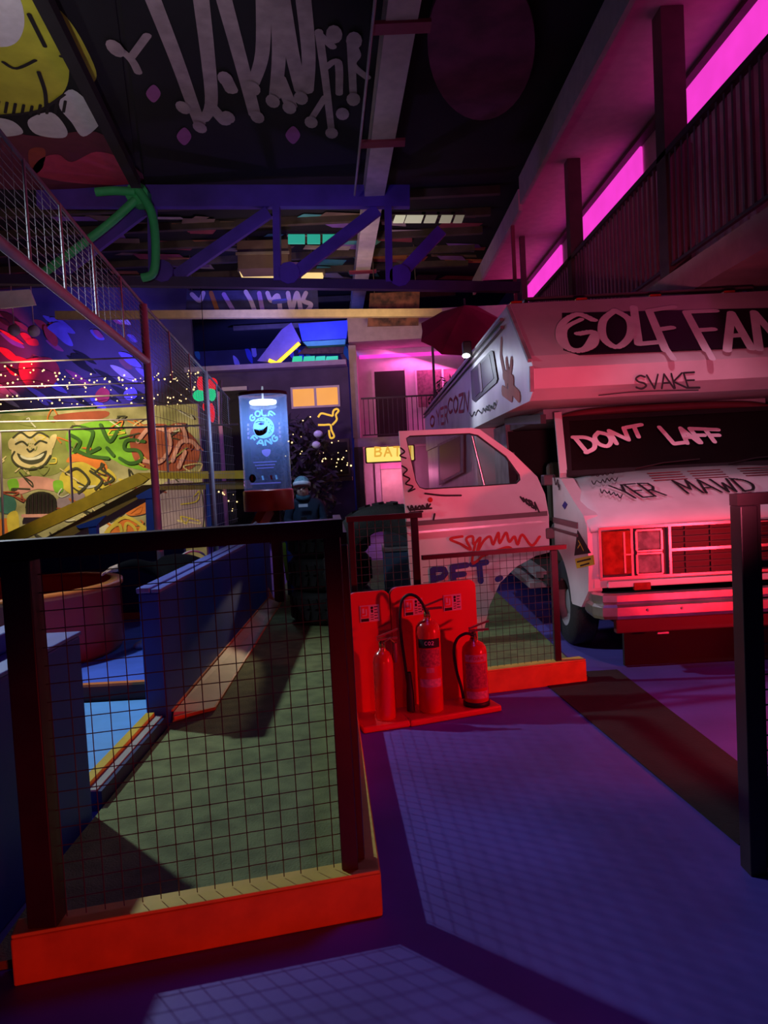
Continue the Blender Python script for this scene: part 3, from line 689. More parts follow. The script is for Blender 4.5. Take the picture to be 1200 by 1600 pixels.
letters(van, 'graffiti_tag', 'spray_black', LOWF, 'SVAKE', ((988, 588), (1082, 582), (1096, 606), (995, 608)), .014, .01, gap=.1, slant=.3)
paint(van, 'graffiti_tag', 'spray_black', LOWF, [[(935, 618), (1000, 612), (1090, 610)]], .008, .01)
# side of the coach: rails, windows, slogan
SID = (Vector((BX0, 0, 0)), Vector((-1, 0, 0)))
for z in (2.85, 2.78):
    b = MB(); b.bar((BX0-.022, 6.7, z), (BX0-.022, 16.9, z), .03, .028); b.build('awning_rail', 'moulding', van)
def side_quad(name, pts, o, th, m, parent):
    b = MB(); b.prism([at_pl(x, y, *SID)+SID[1]*o for x, y in pts], SID[1]*th); return b.build(name, m, parent)
wn = side_quad('side_window', [(737, 580), (768, 548), (772, 549), (779, 592), (777, 598), (743, 628), (739, 624)], .001, .012, 'black_rubber', van)
side_quad('pane', [(741, 582), (767, 554), (774, 591), (745, 620)], .014, .003, 'tinted', wn)
side_quad('window_bar', [(750, 570), (753, 567), (757, 610), (754, 613)], .018, .004, 'moulding', wn)
wn = side_quad('side_window', [(685, 694), (725, 676), (725, 738), (687, 758)], .001, .014, 'van_grime', van)
side_quad('pane', [(688, 697), (721, 681), (721, 736), (690, 752)], .016, .003, 'tinted', wn)
letters(van, 'graffiti_lettering', 'spray_red', SID, 'COZN', ((700, 625), (733, 612), (732, 642), (701, 645)), .045, .004, gap=.2)
letters(van, 'graffiti_lettering', 'spray_red', SID, 'YER', ((682, 642), (700, 634), (700, 660), (684, 664)), .05, .004, gap=.3)
letters(van, 'graffiti_lettering', 'spray_red', SID, 'O', ((672, 652), (679, 648), (679, 665), (673, 667)), .05, .004, gap=.3)
paint_each(van, 'red_splash', mat('splash', (0.62, 0.10, 0.07), 0.7), SID, [[(784, 534), (783, 555)], [(784, 560), (792, 600)], [(792, 565), (798, 605)], [(800, 565), (796, 600)], [(786, 610), (800, 620)], [(798, 605), (812, 620)], [(788, 585), (802, 595)]], .10, .004)
paint_each(van, 'graffiti_tag', 'spray_black', SID, [scribble(735, 648, 775, 634, 12, 3, .5), scribble(760, 640, 778, 628, 6, 4, .5)], .016, .004)
# bonnet and windscreen lettering
wn = Vector((0, -(WST[1]-WSB[1]), WST[0]-WSB[0])).normalized()
WSP = (Vector((2.55, WSB[0], WSB[1]))+wn*.012, wn)
letters(van, 'windscreen_lettering', 'spray_white', WSP, 'DONT', ((895, 684), (1002, 664), (1008, 680), (915, 708)), .04, .004, gap=.15)
letters(van, 'windscreen_lettering', 'spray_white', WSP, 'LAFF', ((1030, 668), (1122, 672), (1135, 690), (1052, 694)), .04, .004, gap=.15)
hn = Vector((0, -(1.45-1.235), .51)).normalized(); HOP = (Vector((2.55, 5.42, 1.235))+hn*.008, hn)
letters(van, 'bonnet_lettering', 'spray_black', HOP, 'YER', ((952, 760), (1015, 755), (1040, 775), (985, 780)), .022, .006, gap=.2)
letters(van, 'bonnet_lettering', 'spray_black', HOP, 'MAWD', ((1048, 752), (1165, 748), (1185, 768), (1075, 772)), .022, .006, gap=.2)
paint_each(van, 'graffiti_tag', 'spray_black', HOP, [scribble(925, 756, 965, 750, 10, 8, .4), scribble(938, 768, 972, 778, 10, 9, .4), scribble(930, 745, 960, 740, 8, 10, .3)], .008, .006)
FEP = (Vector((VX0, 0, 0)), Vector((-1, 0, 0)))
paint(van, 'graffiti_tag', 'spray_black', FEP, [scribble(866, 746, 878, 762, 8, 12, .6)], .014, .004)
b = MB(); b.prism([Vector((VX0-.002, 5.66, .93)), Vector((VX0-.002, 5.34, .93)), Vector((VX0-.002, 5.56, 1.09))], (-.003, 0, 0))
def fq(name, pts, o, m):
    b = MB(); b.prism([at_pl(x, y, *FEP)+FEP[1]*o for x, y in pts], FEP[1]*.002); return b.build(name, m, van)
fq('hazard_sticker', [(898, 868), (903, 828), (924, 864)], .002, 'spray_black')
fq('hazard_sticker', [(899, 873), (928, 867), (930, 882), (902, 888)], .002, 'yellow_sticker')
fq('hazard_sticker', [(879, 790), (883, 783), (887, 788), (883, 796)], .002, 'spray_blue')
paint_each(van, 'sticker_lettering', 'spray_black', FEP, [[(903, 878), (924, 873)], [(908, 884), (922, 880)]], .012, .006, False)
paint_each(van, 'sticker_lettering', 'yellow_sticker', FEP, [[(905, 845), (908, 850), (904, 856)], [(908, 850), (913, 860)]], .012, .006, False)
for z, h in ((1.06, .045), (.985, .022)):
    b = MB(); b.box((VX0-.012, 5.45, z-h/2), (VX0-.001, 6.18, z+h/2)); b.build('side_moulding', 'moulding', van)
for k, (x, z) in enumerate(((1.33, 2.99), (1.9, 2.99), (2.55, 2.99), (3.2, 2.99))):
    b = MB(); b.box((x-.05, 6.5, 2.931), (x+.05, 6.58, 2.965), .01); b.build('marker_light', 'amber_lens', van)
b = MB()
for x in (1.5, 3.6): b.tube([(x, 6.9, 3.06), (x, 14, 3.06)], .02, 8); b.tube([(x, 6.9, 2.93), (x, 6.9, 3.06)], .02, 8)
b.tube([(1.5, 6.9, 3.06), (3.6, 6.9, 3.06)], .02, 8); b.build('roof_rack', 'moulding', van)

# open passenger door, swung square to the van
DY = 6.245
dx = lambda x, y: (at(x, y, Y=DY).x, at(x, y, Y=DY).z)
xf = frame((0, DY, 0), (1, 0, 0), (0, 0, 1))
outer = [dx(*p) for p in ((623, 674), (735, 669), (748, 671), (800, 708), (838, 745), (850, 772), (856, 805), (857, 862), (835, 868), (805, 885), (780, 910), (764, 945), (755, 985), (660, 992), (648, 985))]
hole = [dx(*p) for p in ((634, 685), (640, 681), (733, 677), (746, 680), (790, 713), (811, 742), (812, 750), (806, 756), (750, 760), (664, 765), (655, 762), (649, 752))]
door = sheet('cab_door', outer, [hole], .075, xf, 'van_white', van, label='open passenger door with pink glow and graffiti')
win = sheet('door_glass', hole, [], .006, xf, glass('door_glass', (0.80, 0.78, 0.80), 0.012, rough=.4), door)
DP = (Vector((0, DY-.040, 0)), Vector((0, -1, 0)))
b = MB(); b.tube([at_pl(738, 681, *DP)+Vector((0, .02, 0)), at_pl(757, 758, *DP)+Vector((0, .02, 0))], .012, 8); b.build('vent_window_bar', 'chrome', door)
b = MB(); L = [at_pl(x, y, *DP)+Vector((0, .015, 0)) for x, y in ((634, 685), (640, 681), (733, 677), (746, 680), (790, 713), (811, 742), (812, 750), (806, 756), (750, 760), (664, 765), (655, 762), (649, 752))]
b.tube(L, .010, 6, closed=True); b.build('window_seal', 'black_rubber', door)
def door_strip(name, a, c_, w, m, o=.006):
    b = MB(); P, Q = at_pl(*a, *DP), at_pl(*c_, *DP); b.bar(P+Vector((0, -o/2, 0)), Q+Vector((0, -o/2, 0)), o, w); b.build(name, m, door)
door_strip('moulding', (634, 819), (855, 802), .04, 'moulding', .012)
door_strip('moulding', (636, 833), (853, 814), .018, 'chrome', .014)
b = MB(); b.sphere(at_pl(672, 781, *DP)+Vector((0, -.005, 0)), .022, 12, 8, (1, .5, 1)); b.build('lock', 'spray_red', door)
paint_each(door, 'graffiti_tag', 'spray_red', DP, [[(722, 838), (703, 842), (720, 850), (735, 858), (728, 842), (738, 838), (740, 850), (750, 840), (745, 862), (755, 845), (765, 838), (770, 850), (778, 832), (780, 848), (790, 832), (795, 846), (803, 838), (808, 850), (815, 835), (830, 852), (842, 838)], [(742, 850), (738, 880), (760, 862)], [(755, 868), (790, 855), (800, 858)]], .022, .016, label='red signature tag')
letters(door, 'graffiti_lettering', 'spray_blue', DP, 'PFT.', ((676, 890), (790, 874), (793, 903), (678, 916)), .05, .016, gap=.35)
paint_each(door, 'graffiti_tag', 'spray_black', DP, [scribble(638, 795, 672, 790, 12, 21, .5), [(640, 797), (674, 794)], [(640, 801), (660, 799)], [(664, 771), (690, 774), (720, 774)], [(679, 803), (677, 812)]], .016, .012)
paint_each(door, 'graffiti_tag', 'spray_black', DP, [[(626, 700), (632, 706), (625, 712), (634, 716)], [(628, 728), (636, 734), (630, 742), (640, 748), (634, 756), (645, 760), (638, 768), (648, 764)]], .013, .012)
letters(door, 'graffiti_tag', 'spray_black', DP, 'MOBA', ((812, 776), (838, 786), (842, 800), (818, 784)), .014, .012, gap=.25)
for z in (.9, 1.35):
    b = MB(); b.box((1.43, DY-.06, z), (1.53, DY+.06, z+.09), .01); b.build('hinge', 'moulding', door)
# floodlight on the camper roof edge
r = thing('floodlight', 'small black floodlight clamped on the camper roof edge', 'lamp', (1.16, 8.6, 2.86))
b = MB(); b.box((1.11, 8.55, 2.84), (1.21, 8.67, 3.0), .015); b.build('housing', 'black_rubber', r)
b = MB(); b.sphere((1.14, 8.55, 2.83), .045, 12, 8, (1, .7, .6)); b.build('lens', 'lamp_white', r)
b = MB(); b.tube([(1.2, 8.62, 2.85), (1.24, 8.62, 2.80)], .012, 6); b.build('bracket', 'black_rubber', r)

# ================================================================== HALL: CEILING AND BALCONY BUILDING
ceil = MB(); ceil.box((-16, 2.5, 6.70), (4.3, 30, 6.85)); ceil = ceil.build('ceiling', 'ceiling_black', kind='structure')
MB().box((-16, 29.0, 0), (4.3, 29.2, 6.69)).build('wall_back', mat('far_wall', (0.06, 0.05, 0.10), 0.85, vary=0.4, scale=1.0), kind='structure')
wbl = MB().box((-16, 19.0, 0), (-4.4, 19.15, 6.69)).build('wall_back_left', mat('wall_purple', (0.13, 0.10, 0.20), 0.85, vary=0.5, scale=0.8), kind='structure')
MB().box((4.2, 3.0, 0), (4.35, 28.9, 6.69)).build('wall_right', 'stucco', kind='structure')
for y, z in ((13.8, 6.55), (14.9, 6.55), (16.0, 6.55), (17.2, 6.55), (18.4, 6.55), (21.2, 6.5), (24.5, 6.5)):
    MB().box((-15.8 if y < 19 else -4.3, y-.06, z), (2.6, y+.06, z+.145)).build('purlin', 'purlin_brown', ceil)
MB().box((-15.0, 21.9, 6.0), (0.2, 22.05, 6.18)).build('tan_beam', mat('tan_beam', (0.55, 0.42, 0.24), 0.7), label='long tan timber beam crossing under the far ceiling', cat='beam') if False else None
# balcony building
MB().box((3.2, 4.0, 3.15), (4.19, 19.0, 3.45)).build('balcony_slab', 'stucco', kind='structure')
MB().box((2.765, 4.0, 6.20), (4.19, 18.5, 6.26)).build('soffit', 'soffit', kind='structure')
MB().box((2.70, 4.0, 5.93), (2.762, 12.6, 6.38)).build('trim_1', 'stucco', kind='structure')
MB().box((2.70, 12.7, 5.86), (2.762, 18.5, 6.22)).build('trim_2', 'stucco', kind='structure')
MB().box((4.06, 4.0, 6.13), (4.19, 18.5, 6.195)).build('trim_3', 'brown_wood', kind='structure')
for y, wd in ((7.95, .24), (11.6, .20), (15.2, .10)):
    MB().box((3.22, y-wd/2, 3.455), (3.22+wd, y+wd/2, 6.195)).build('column', 'brown_wood', kind='structure')
MB().box((2.70, 13.4, 2.0), (2.76, 13.46, 5.85)).build('roof_prop', mat('prop_red', (0.22, 0.06, 0.08), 0.5), label='thin dark red post propping the roof edge beside the camper', cat='post')
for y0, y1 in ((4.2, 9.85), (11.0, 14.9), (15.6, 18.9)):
    t = thing('pink_wall_glow', {4.2: 'glowing wall strip for pink LED wash, nearest the right edge, above the balcony railing', 11.0: 'middle glowing wall strip for pink LED wash above the balcony railing', 15.6: 'farthest short glowing wall strip for pink LED wash above the balcony railing'}[y0], 'light', (4.16, (y0+y1)/2, 5.5), 'glowing wall strips for the pink LED wash')
    MB().box((4.15, y0, 5.60), (4.19, y1, 6.12), .01).build('glow_face', 'pink_led_glow', t)  # wall strip made to glow in place of the pink LED wash
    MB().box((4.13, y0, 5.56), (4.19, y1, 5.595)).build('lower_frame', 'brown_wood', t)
    a = lamp('pink_led', 'AREA', (4.1, (y0+y1)/2, 5.75), (1.0, 0.08, 0.30), 9, (2.8, (y0+y1)/2, 5.2), .4, sy=y1-y0)
    a.rotation_euler = (0, R_(72), 0)
for k, y in enumerate((5.6, 9.9, 14.4)):
    d = thing('balcony_door', ['dark brown door behind the balcony railing, nearest the right edge', 'dark brown door behind the balcony railing, middle one', 'dark brown door behind the balcony railing, farthest one'][k], 'door', (4.17, y, 3.45), 'balcony doors')
    MB().box((4.15, y-.45, 3.452), (4.195, y+.45, 5.44), .006).build('leaf', 'brown_wood', d)
    MB().box((4.14, y-.52, 3.452), (4.195, y-.455, 5.45)).build('frame', 'stucco', d)
    MB().box((4.14, y+.455, 3.452), (4.195, y+.52, 5.45)).build('frame', 'stucco', d)
rl = thing('balcony_railing', 'dark steel railing with upright bars along the right balcony', 'railing', (3.26, 11.5, 3.452))
MB().box((3.22, 4.0, 4.69), (3.29, 18.9, 4.75)).build('top_rail', 'rail_steel', rl)
MB().box((3.235, 4.0, 3.54), (3.275, 18.9, 3.57)).build('bottom_rail', 'rail_steel', rl)
b0 = MB().box((3.243, 4.05, 3.571), (3.267, 4.085, 4.689)).build('baluster', mat('bar_mauve', (0.16, 0.09, 0.12), 0.5), rl)
for k in range(1, 100): part_copy(b0, (0, .149*k, 0))

# back facade, motel style
MB().box((-0.42, 20.0, 0), (4.19, 20.2, 5.6)).build('wall_back_right', 'facade_pale', kind='structure')
MB().box((-0.42, 18.3, 2.25), (4.19, 19.99, 2.47)).build('balcony_slab', 'stucco', kind='structure')
b = MB(); b.prism([(-0.42, 17.9, 4.75), (-0.42, 19.99, 4.9), (-0.42, 19.99, 5.75), (-0.42, 19.3, 5.75), (-0.42, 17.9, 5.45)], (4.6, 0, 0)); b.build('roof_overhang', 'stucco', kind='structure')
MB().box((-0.44, 18.3, 0), (-0.22, 19.99, 2.245)).build('trim_4', 'brown_wood', kind='structure')
MB().box((-0.44, 18.3, 2.475), (-0.26, 19.99, 4.74)).build('trim_5', 'stucco', kind='structure')
t = thing('light_strip', 'pink LED strip glowing under the roof of the back facade', 'light', (1.2, 19.9, 4.6))
MB().box((-0.2, 19.9, 4.66), (4.1, 19.98, 4.75)).build('tube', 'pink_led_glow', t)
lamp('pink_strip_light', 'AREA', (1.4, 19.75, 4.6), (1.0, 0.12, 0.55), 62, (1.4, 19.95, 3.2), .2, sy=3.2).rotation_euler = (R_(18), 0, R_(90))
d = thing('door_1', None, None, (0.6, 19.98, 2.475)); d['kind'] = 'structure'
MB().box((0.18, 19.93, 2.48), (0.98, 19.99, 4.30)).build('leaf', 'dark_interior', d)
for x in (.10, .99): MB().box((x, 19.92, 2.48), (x+.07, 19.99, 4.37)).build('frame', 'facade_pale', d)
d = thing('window_1', None, None, (2.0, 19.98, 3.2)); d['kind'] = 'structure'
MB().box((1.30, 19.95, 3.30), (2.75, 19.99, 4.28)).build('pane', 'curtain', d)
for x in (1.26, 1.98, 2.72): MB().box((x, 19.92, 3.28), (x+.05, 19.98, 4.30)).build('frame', 'facade_pale', d)
d = thing('door_2', None, None, (0.45, 19.98, 0)); d['kind'] = 'structure'
MB().box((0.22, 19.94, 0.05), (0.92, 19.99, 1.68)).build('leaf', mat('door_cream', (0.70, 0.56, 0.48), 0.6), d)
for x in (0.06, 0.93): MB().box((x, 19.92, 0), (x+.14, 19.99, 1.85)).build('frame', 'facade_pale', d)
MB().box((0.205, 19.92, 1.69), (0.925, 19.99, 1.85)).build('frame', mat('pink_frame', (0.85, 0.35, 0.62), 0.6), d)
lamp('doorway_pink_light', 'POINT', (0.5, 19.3, 1.5), (1.0, 0.25, 0.5), 26, size=.1)
rl = thing('balcony_railing', 'dark railing in front of the upper door of the back facade', 'railing', (1.5, 18.4, 2.475))
MB().box((-0.2, 18.38, 3.42), (4.1, 18.43, 3.46)).build('top_rail', 'rail_steel', rl)
MB().box((-0.2, 18.39, 2.52), (4.1, 18.42, 2.55)).build('bottom_rail', 'rail_steel', rl)
b0 = MB().box((-0.15, 18.395, 2.551), (-0.13, 18.415, 3.419)).build('baluster', 'rail_steel', rl)
for k in range(1, 35): part_copy(b0, (.12*k, 0, 0))
MB().box((1.60, 18.34, 2.475), (1.66, 18.40, 4.74)).build('post', 'rail_steel', rl)
# lit sign
s = thing('lit_sign', 'yellow illuminated sign reading BATH over the pink doorway', 'sign', (0.45, 18.2, 1.75))
MB().box((-0.17, 18.12, 1.83), (1.06, 18.28, 2.235), .03).build('case', 'brown_wood', s)
MB().box((-0.13, 18.09, 1.86), (1.02, 18.118, 2.21), .02).build('face', 'sign_yellow', s)
SP = (Vector((0, 18.085, 0)), Vector((0, -1, 0)))
letters(s, 'letter', glow('sign_ochre', (0.95, 0.52, 0.06), 0.75), SP, 'BATH', ((586, 699), (641, 698), (641, 712), (586, 713)), .045, .004, gap=.35)
# parasol on the far balcony
PY = 13.5; pc = at(725, 520, Y=PY)
p = thing('parasol', 'dark red parasol standing on the camper roof', 'parasol', (pc.x, PY, 2.935))
b = MB(); b.tube([(pc.x, PY, 2.936), (pc.x, PY, pc.z+.3)], .025, 8); b.build('pole', 'rail_steel', p)
ring = [at(x, y, Y=PY+dy) for x, y, dy in ((658, 505, 0), (658, 532, -.5), (690, 552, -.8), (750, 560, -.5), (795, 545, 0), (795, 505, .5), (745, 478, .8), (690, 487, .5))]
apex = at(726, 482, Y=PY)+Vector((0, 0, .06))
for k in range(8):
    a, c_ = ring[k], ring[(k+1) % 8]; m_ = (a+c_)/2*.97+apex*.03
    b = MB(); b.prism([apex, a, m_, c_], (0, 0, -.02)); b.build('canopy_panel', 'parasol_red', p)
b = MB(); b.tube([apex, apex+Vector((0, 0, .12))], .02, 6); b.build('finial', 'rail_steel', p)
# grey planter shrub by the back windows
def shrub(name, label, c, rx, rz, n, m, seed, parentcat='plant', leaf=.09):
    rd = random.Random(seed); t = thing(name, label, parentcat, c); b = MB()
    for i in range(n):
        a = rd.uniform(0, 6.28); u = rd.uniform(-1, 1); q = rd.random()**.4; s_ = math.sqrt(1-u*u)
        P = Vector(c)+Vector((rx*q*s_*math.cos(a), rx*.6*q*s_*math.sin(a), rz+rz*q*u))
        d1 = Vector((rd.uniform(-1, 1), rd.uniform(-1, 1), rd.uniform(-1, 1))).normalized()*leaf; d2 = d1.orthogonal().normalized()*leaf*.35
        b.add([P-d1, P+d2, P+d1, P-d2], [(0, 1, 2, 3)])
    b.build('foliage', m, t, kind='stuff')
    b = MB(); b.tube([Vector(c), Vector(c)+Vector((0, 0, rz*1.4))], .03, 6); b.build('stem', 'brown_wood', t); return t
shrub('potted_shrub', 'dim leafy shrub in front of the upper window of the back facade', (2.1, 18.8, 2.476), .6, .75, 500, mat('leaf_dim', (0.10, 0.10, 0.09), 0.8), 5)

# left back building with the amber window
MB().box((-4.3, 18.0, 0), (-0.47, 18.15, 4.18)).build('wall_back_centre', 'dark_wall', kind='structure')
MB().box((-4.3, 17.6, 4.185), (-0.50, 19.0, 4.30)).build('trim_6', mat('fascia_lilac', (0.36, 0.28, 0.48), 0.7), kind='structure')
w_ = thing('window_2', None, None, (-1.4, 17.98, 3.3)); w_['kind'] = 'structure'
q = [at(x, y, Y=17.97) for x, y in ((457, 606), (490, 605), (494, 605), (527, 605), (527, 632), (458, 633))]
for x0, x1 in ((q[0].x, q[1].x), (q[2].x, q[3].x)): MB().box((x0, 17.955, q[4].z), (x1, 17.975, q[3].z)).build('pane', 'window_amber', w_)
MB().box((q[0].x-.05, 17.96, q[4].z-.05), (q[3].x+.05, 17.995, q[3].z+.05)).build('frame', 'facade_pale', w_)
w_ = thing('window_3', None, None, (-0.9, 17.98, 1.6)); w_['kind'] = 'structure'
q0, q1 = at(510, 692, Y=17.97), at(545, 740, Y=17.97)
MB().box((q0.x, 17.955, q1.z), (q1.x, 17.975, q0.z)).build('pane', 'dark_interior', w_)
MB().box((q0.x-.05, 17.96, q1.z-.05), (q1.x+.05, 17.995, q0.z+.08)).build('frame', 'purlin_brown', w_)
MB().box((-3.9, 17.7, 1.44), (-0.5, 17.99, 1.53)).build('window_ledge', 'purlin_brown', kind='structure')
w_ = thing('door_3', None, None, (-3.5, 17.98, 0)); w_['kind'] = 'structure'
q0, q1 = at(345, 612, Y=17.97), at(372, 700, Y=17.97)
MB().box((q0.x, 17.955, 0), (q1.x+.3, 17.975, q0.z)).build('leaf', 'dark_interior', w_)
MB().box((q0.x-.10, 17.95, 0), (q0.x-.01, 17.99, q0.z+.1)).build('frame', 'pink_frame', w_)
MB().box((q0.x-.10, 17.95, q0.z+.01), (q1.x+.3, 17.99, q0.z+.1)).build('frame', 'facade_pale', w_)
# roof-top light box on that building
s = thing('roof_lightbox', 'blue-lit angular roof box with a yellow glowing edge above the amber window', 'light box', tuple(at(480, 565, Y=19.6)))
def ypoly(name, pts, y, depth, m, parent):
    b = MB(); b.prism([at(x, y_, Y=y) for x, y_ in pts], (0, depth, 0)); return b.build(name, m, parent)
ypoly('main_panel', [(466, 506), (545, 500), (541, 529), (472, 533)], 19.8, .5, mat('box_blue', (0.10, 0.14, 0.95), 0.4), s)
ypoly('side_panel', [(455, 504), (470, 533), (432, 568), (402, 564), (440, 515)], 19.6, .12, mat('box_violet', (0.28, 0.18, 0.62), 0.5), s)
ypoly('lower_panel', [(473, 534), (540, 530), (539, 538), (480, 541)], 19.75, .3, mat('box_teal', (0.15, 0.55, 0.45), 0.5), s)
ypoly('brick_panel', [(478, 542), (538, 539), (536, 552), (465, 553)], 20.1, .1, mat('brick_dark', (0.20, 0.05, 0.04), 0.8, vary=0.6, scale=8), s)
b = MB(); b.tube([at(434, 567, Y=19.5), at(468, 536, Y=19.5)], .05, 8); b.build('glow_edge', glow('yellow_led', (1.0, 0.62, 0.03), 1.6), s)
b = MB(); b.tube([at(432, 568, Y=19.5), at(420, 563, Y=19.5)], .05, 8); b.build('glow_edge', 'yellow_led', s)
for k, (xa, xb) in enumerate(((458, 472), (475, 492), (494, 508), (510, 528))):
    ypoly('green_pane', [(xa, 557), (xb, 556), (xb, 565), (xa-2, 566)], 19.7, .05, glow('green_led', (0.03, 0.8, 0.25), .55), s)
lamp('lightbox_blue_light', 'SPOT', (-1.2, 18.2, 5.0), (0.1, 0.16, 1.0), 130, (-1.6, 20.0, 5.0), .1, 120, .6)
# far blue graffiti on the back wall
BW = PLY(29.0); wb = bpy.data.objects['wall_back']
cols = [mat('art_violet', (0.35, 0.22, 0.80), .8), mat('art_blue', (0.08, 0.10, 0.70), .8), mat('art_lilac', (0.55, 0.45, 0.85), .8), mat('art_teal', (0.05, 0.28, 0.32), .8), mat('art_rust', (0.38, 0.14, 0.06), .8)]
rd = random.Random(11)

# ================================================================== ROOF TRUSS, BEAMS, CEILING ART
tr = thing('roof_truss', 'purple and blue painted steel roof truss spanning the hall', 'truss', (-1.5, 13.0, 4.8))
def ybar(name, a, c_, y, w, m, parent, d=.16):
    b = MB(); b.bar(at(*a, Y=y), at(*c_, Y=y), d, w, (0, 0, 1)); return b.build(name, m, parent)
ybar('top_chord', (60, 308), (640, 308), 13.0, .36, 'truss_purple', tr)
ybar('bottom_chord', (-30, 437), (812, 449), 13.0, .16, mat('truss_dark', (0.05, 0.03, 0.09), 0.6), tr)
for a, c_ in (((432, 322), (434, 440)), ((606, 318), (608, 442)), ((238, 322), (240, 436))): ybar('web_upright', a, c_, 13.0, .20, 'truss_purple', tr, .12)
for a, c_ in (((420, 332), (275, 432)), ((590, 328), (450, 436)), ((225, 328), (90, 430)), ((690, 360), (615, 440))): ybar('web_diagonal', a, c_, 13.02, .20, 'truss_purple', tr, .10)
for x, y in ((255, 425), (452, 428), (625, 432)):
    b = MB(); b.lathe([(0, -.08), (.19, -.08), (.19, .08), (0, .08)], at(x, y, Y=12.98), 10, (0, 1, 0)); b.build('gusset', 'truss_purple', tr, smooth=False)
gb = thing('green_bracing', 'bright green bent bracing rods fixed to the truss above the netting', 'brace', tuple(at(215, 300, Y=12.7)))
for L in ([(150, 300), (180, 298), (212, 300)], [(214, 294), (236, 330), (243, 380), (240, 425), (222, 434)], [(212, 312), (170, 350), (120, 388), (70, 425)]):
    b = MB(); b.tube(smooth_pts([at(x, y, Y=12.7) for x, y in L], 5), .075, 8); b.build('rod', 'green_paint', gb)
b = MB(); b.lathe([(0, -.03), (.19, -.03), (.19, .22), (0, .22)], at(214, 303, Y=12.72), 12, (0, 1, 0)); b.build('plate', 'green_paint', gb, smooth=False)
# grey rafter with red clamps
P, Q = at(628, 0, Z=6.45), at(555, 490, Z=6.45)
r = thing('roof_rafter', 'pale grey rafter running away from the camera under the dark ceiling', 'beam', (P.x, P.y, 6.3))
b = MB(); b.bar(P-(Q-P)*.06, Q, .34, .30); b.build('beam', 'beam_grey', r)
for y in (18, 206, 414):
    c_ = at(628-73*y/490, y, Z=6.45); b = MB(); b.box((c_.x-.32, c_.y-.10, 6.27), (c_.x+.32, c_.y+.10, 6.31)); b.build('clamp', mat('clamp_red', (0.35, 0.05, 0.10), .5), r)
b = MB(); b.tube([at(588, -20, Z=6.2), at(554, 305, Z=6.2)], .018, 6); b.build('hanging_cable', mat('cable_grey', (0.45, 0.42, 0.45), .5), label='thin pale cable strung beside the grey rafter', cat='cable')
b = MB(); b.bar(at(58, -20, Z=6.4), at(212, 286, Z=6.4), .15, .16); b.build('dark_rafter', 'ceiling_black', label='black slanting rafter crossing the yellow-green monster painting', cat='beam')
# painted ceiling boards
art = thing('ceiling_mural', 'ceiling painting of a yellow-green monster with white teeth and red tongue', 'mural', tuple(at(100, 150, Z=6.66)))
CP = (Vector((0, 0, 6.66)), Vector((0, 0, -1)))
b = MB(); b.prism([Vector((*at(x, y, Z=6.66).xy, 6.662)) for x, y in ((-60, -80), (170, -80), (214, 282), (-60, 290))], (0, 0, .03)); b.build('board', mat('board_dark', (0.006, 0.006, 0.010), .9), art)
blob(art, 'body', mat('monster_yellow', (0.62, 0.62, 0.05), .7, vary=.25, scale=2), CP, [[(-40, 10), (40, -20), (80, 5), (98, 60), (108, 110), (98, 145), (62, 170), (0, 180), (-40, 180)]], .006)
blob(art, 'body', 'monster_yellow', CP, [[(88, 15), (118, 45), (150, 110), (140, 128), (112, 95)]], .006)
blob(art, 'eye', mat('monster_white', (0.72, 0.70, 0.74), .7), CP, [[(-30, -20), (22, -15), (38, 25), (30, 60), (5, 72), (-30, 60)]], .010)
for tth in ([(-10, 184), (20, 188), (36, 206), (10, 212), (-10, 210)], [(44, 186), (80, 174), (104, 200), (98, 214), (56, 208)], [(92, 162), (113, 138), (154, 176), (156, 192), (130, 212), (112, 190)]):
    blob(art, 'tooth', 'monster_white', CP, [tth], .014)
blob(art, 'mouth', mat('mouth_maroon', (0.16, 0.02, 0.05), .7), CP, [[(-30, 205), (60, 212), (150, 205), (190, 245), (212, 285), (-30, 290)]], .008)
blob(art, 'tongue', mat('tongue_red', (0.62, 0.05, 0.12), .7), CP, [[(55, 272), (62, 248), (90, 240), (112, 252), (150, 236), (190, 248), (210, 284), (130, 286)]], .012)
blob(art, 'lip', mat('lip_rust', (0.40, 0.06, 0.04), .7), CP, [[(45, 234), (70, 232), (66, 262), (50, 268)]], .012)
paint(art, 'outline', 'spray_black', CP, [[(5, 95), (25, 105), (55, 92)], [(45, 20), (60, 50), (70, 70)], [(60, 110), (70, 140), (72, 165)], [(95, 85), (112, 90)], [(0, 178), (60, 170), (100, 145)]], .05, .016)
for i in range(9):
    x = -5+i*13; paint(art, 'outline', 'spray_black', CP, [[(x, 178-abs(i-4)*1.2), (x+3, 164-abs(i-4)*2)]], .04, .016, False)
bl = thing('ceiling_mural', 'ceiling painting of pale bone letters on black boards', 'mural', tuple(at(390, 100, Z=6.66)))
b = MB(); b.prism([Vector((*at(x, y, Z=6.66).xy, 6.664)) for x, y in ((180, -60), (585, -60), (562, 276), (226, 276))], (0, 0, .03)); b.build('board', 'board_dark', bl)
mat('bone', (0.42, 0.33, 0.36), .75, vary=.3, scale=4)
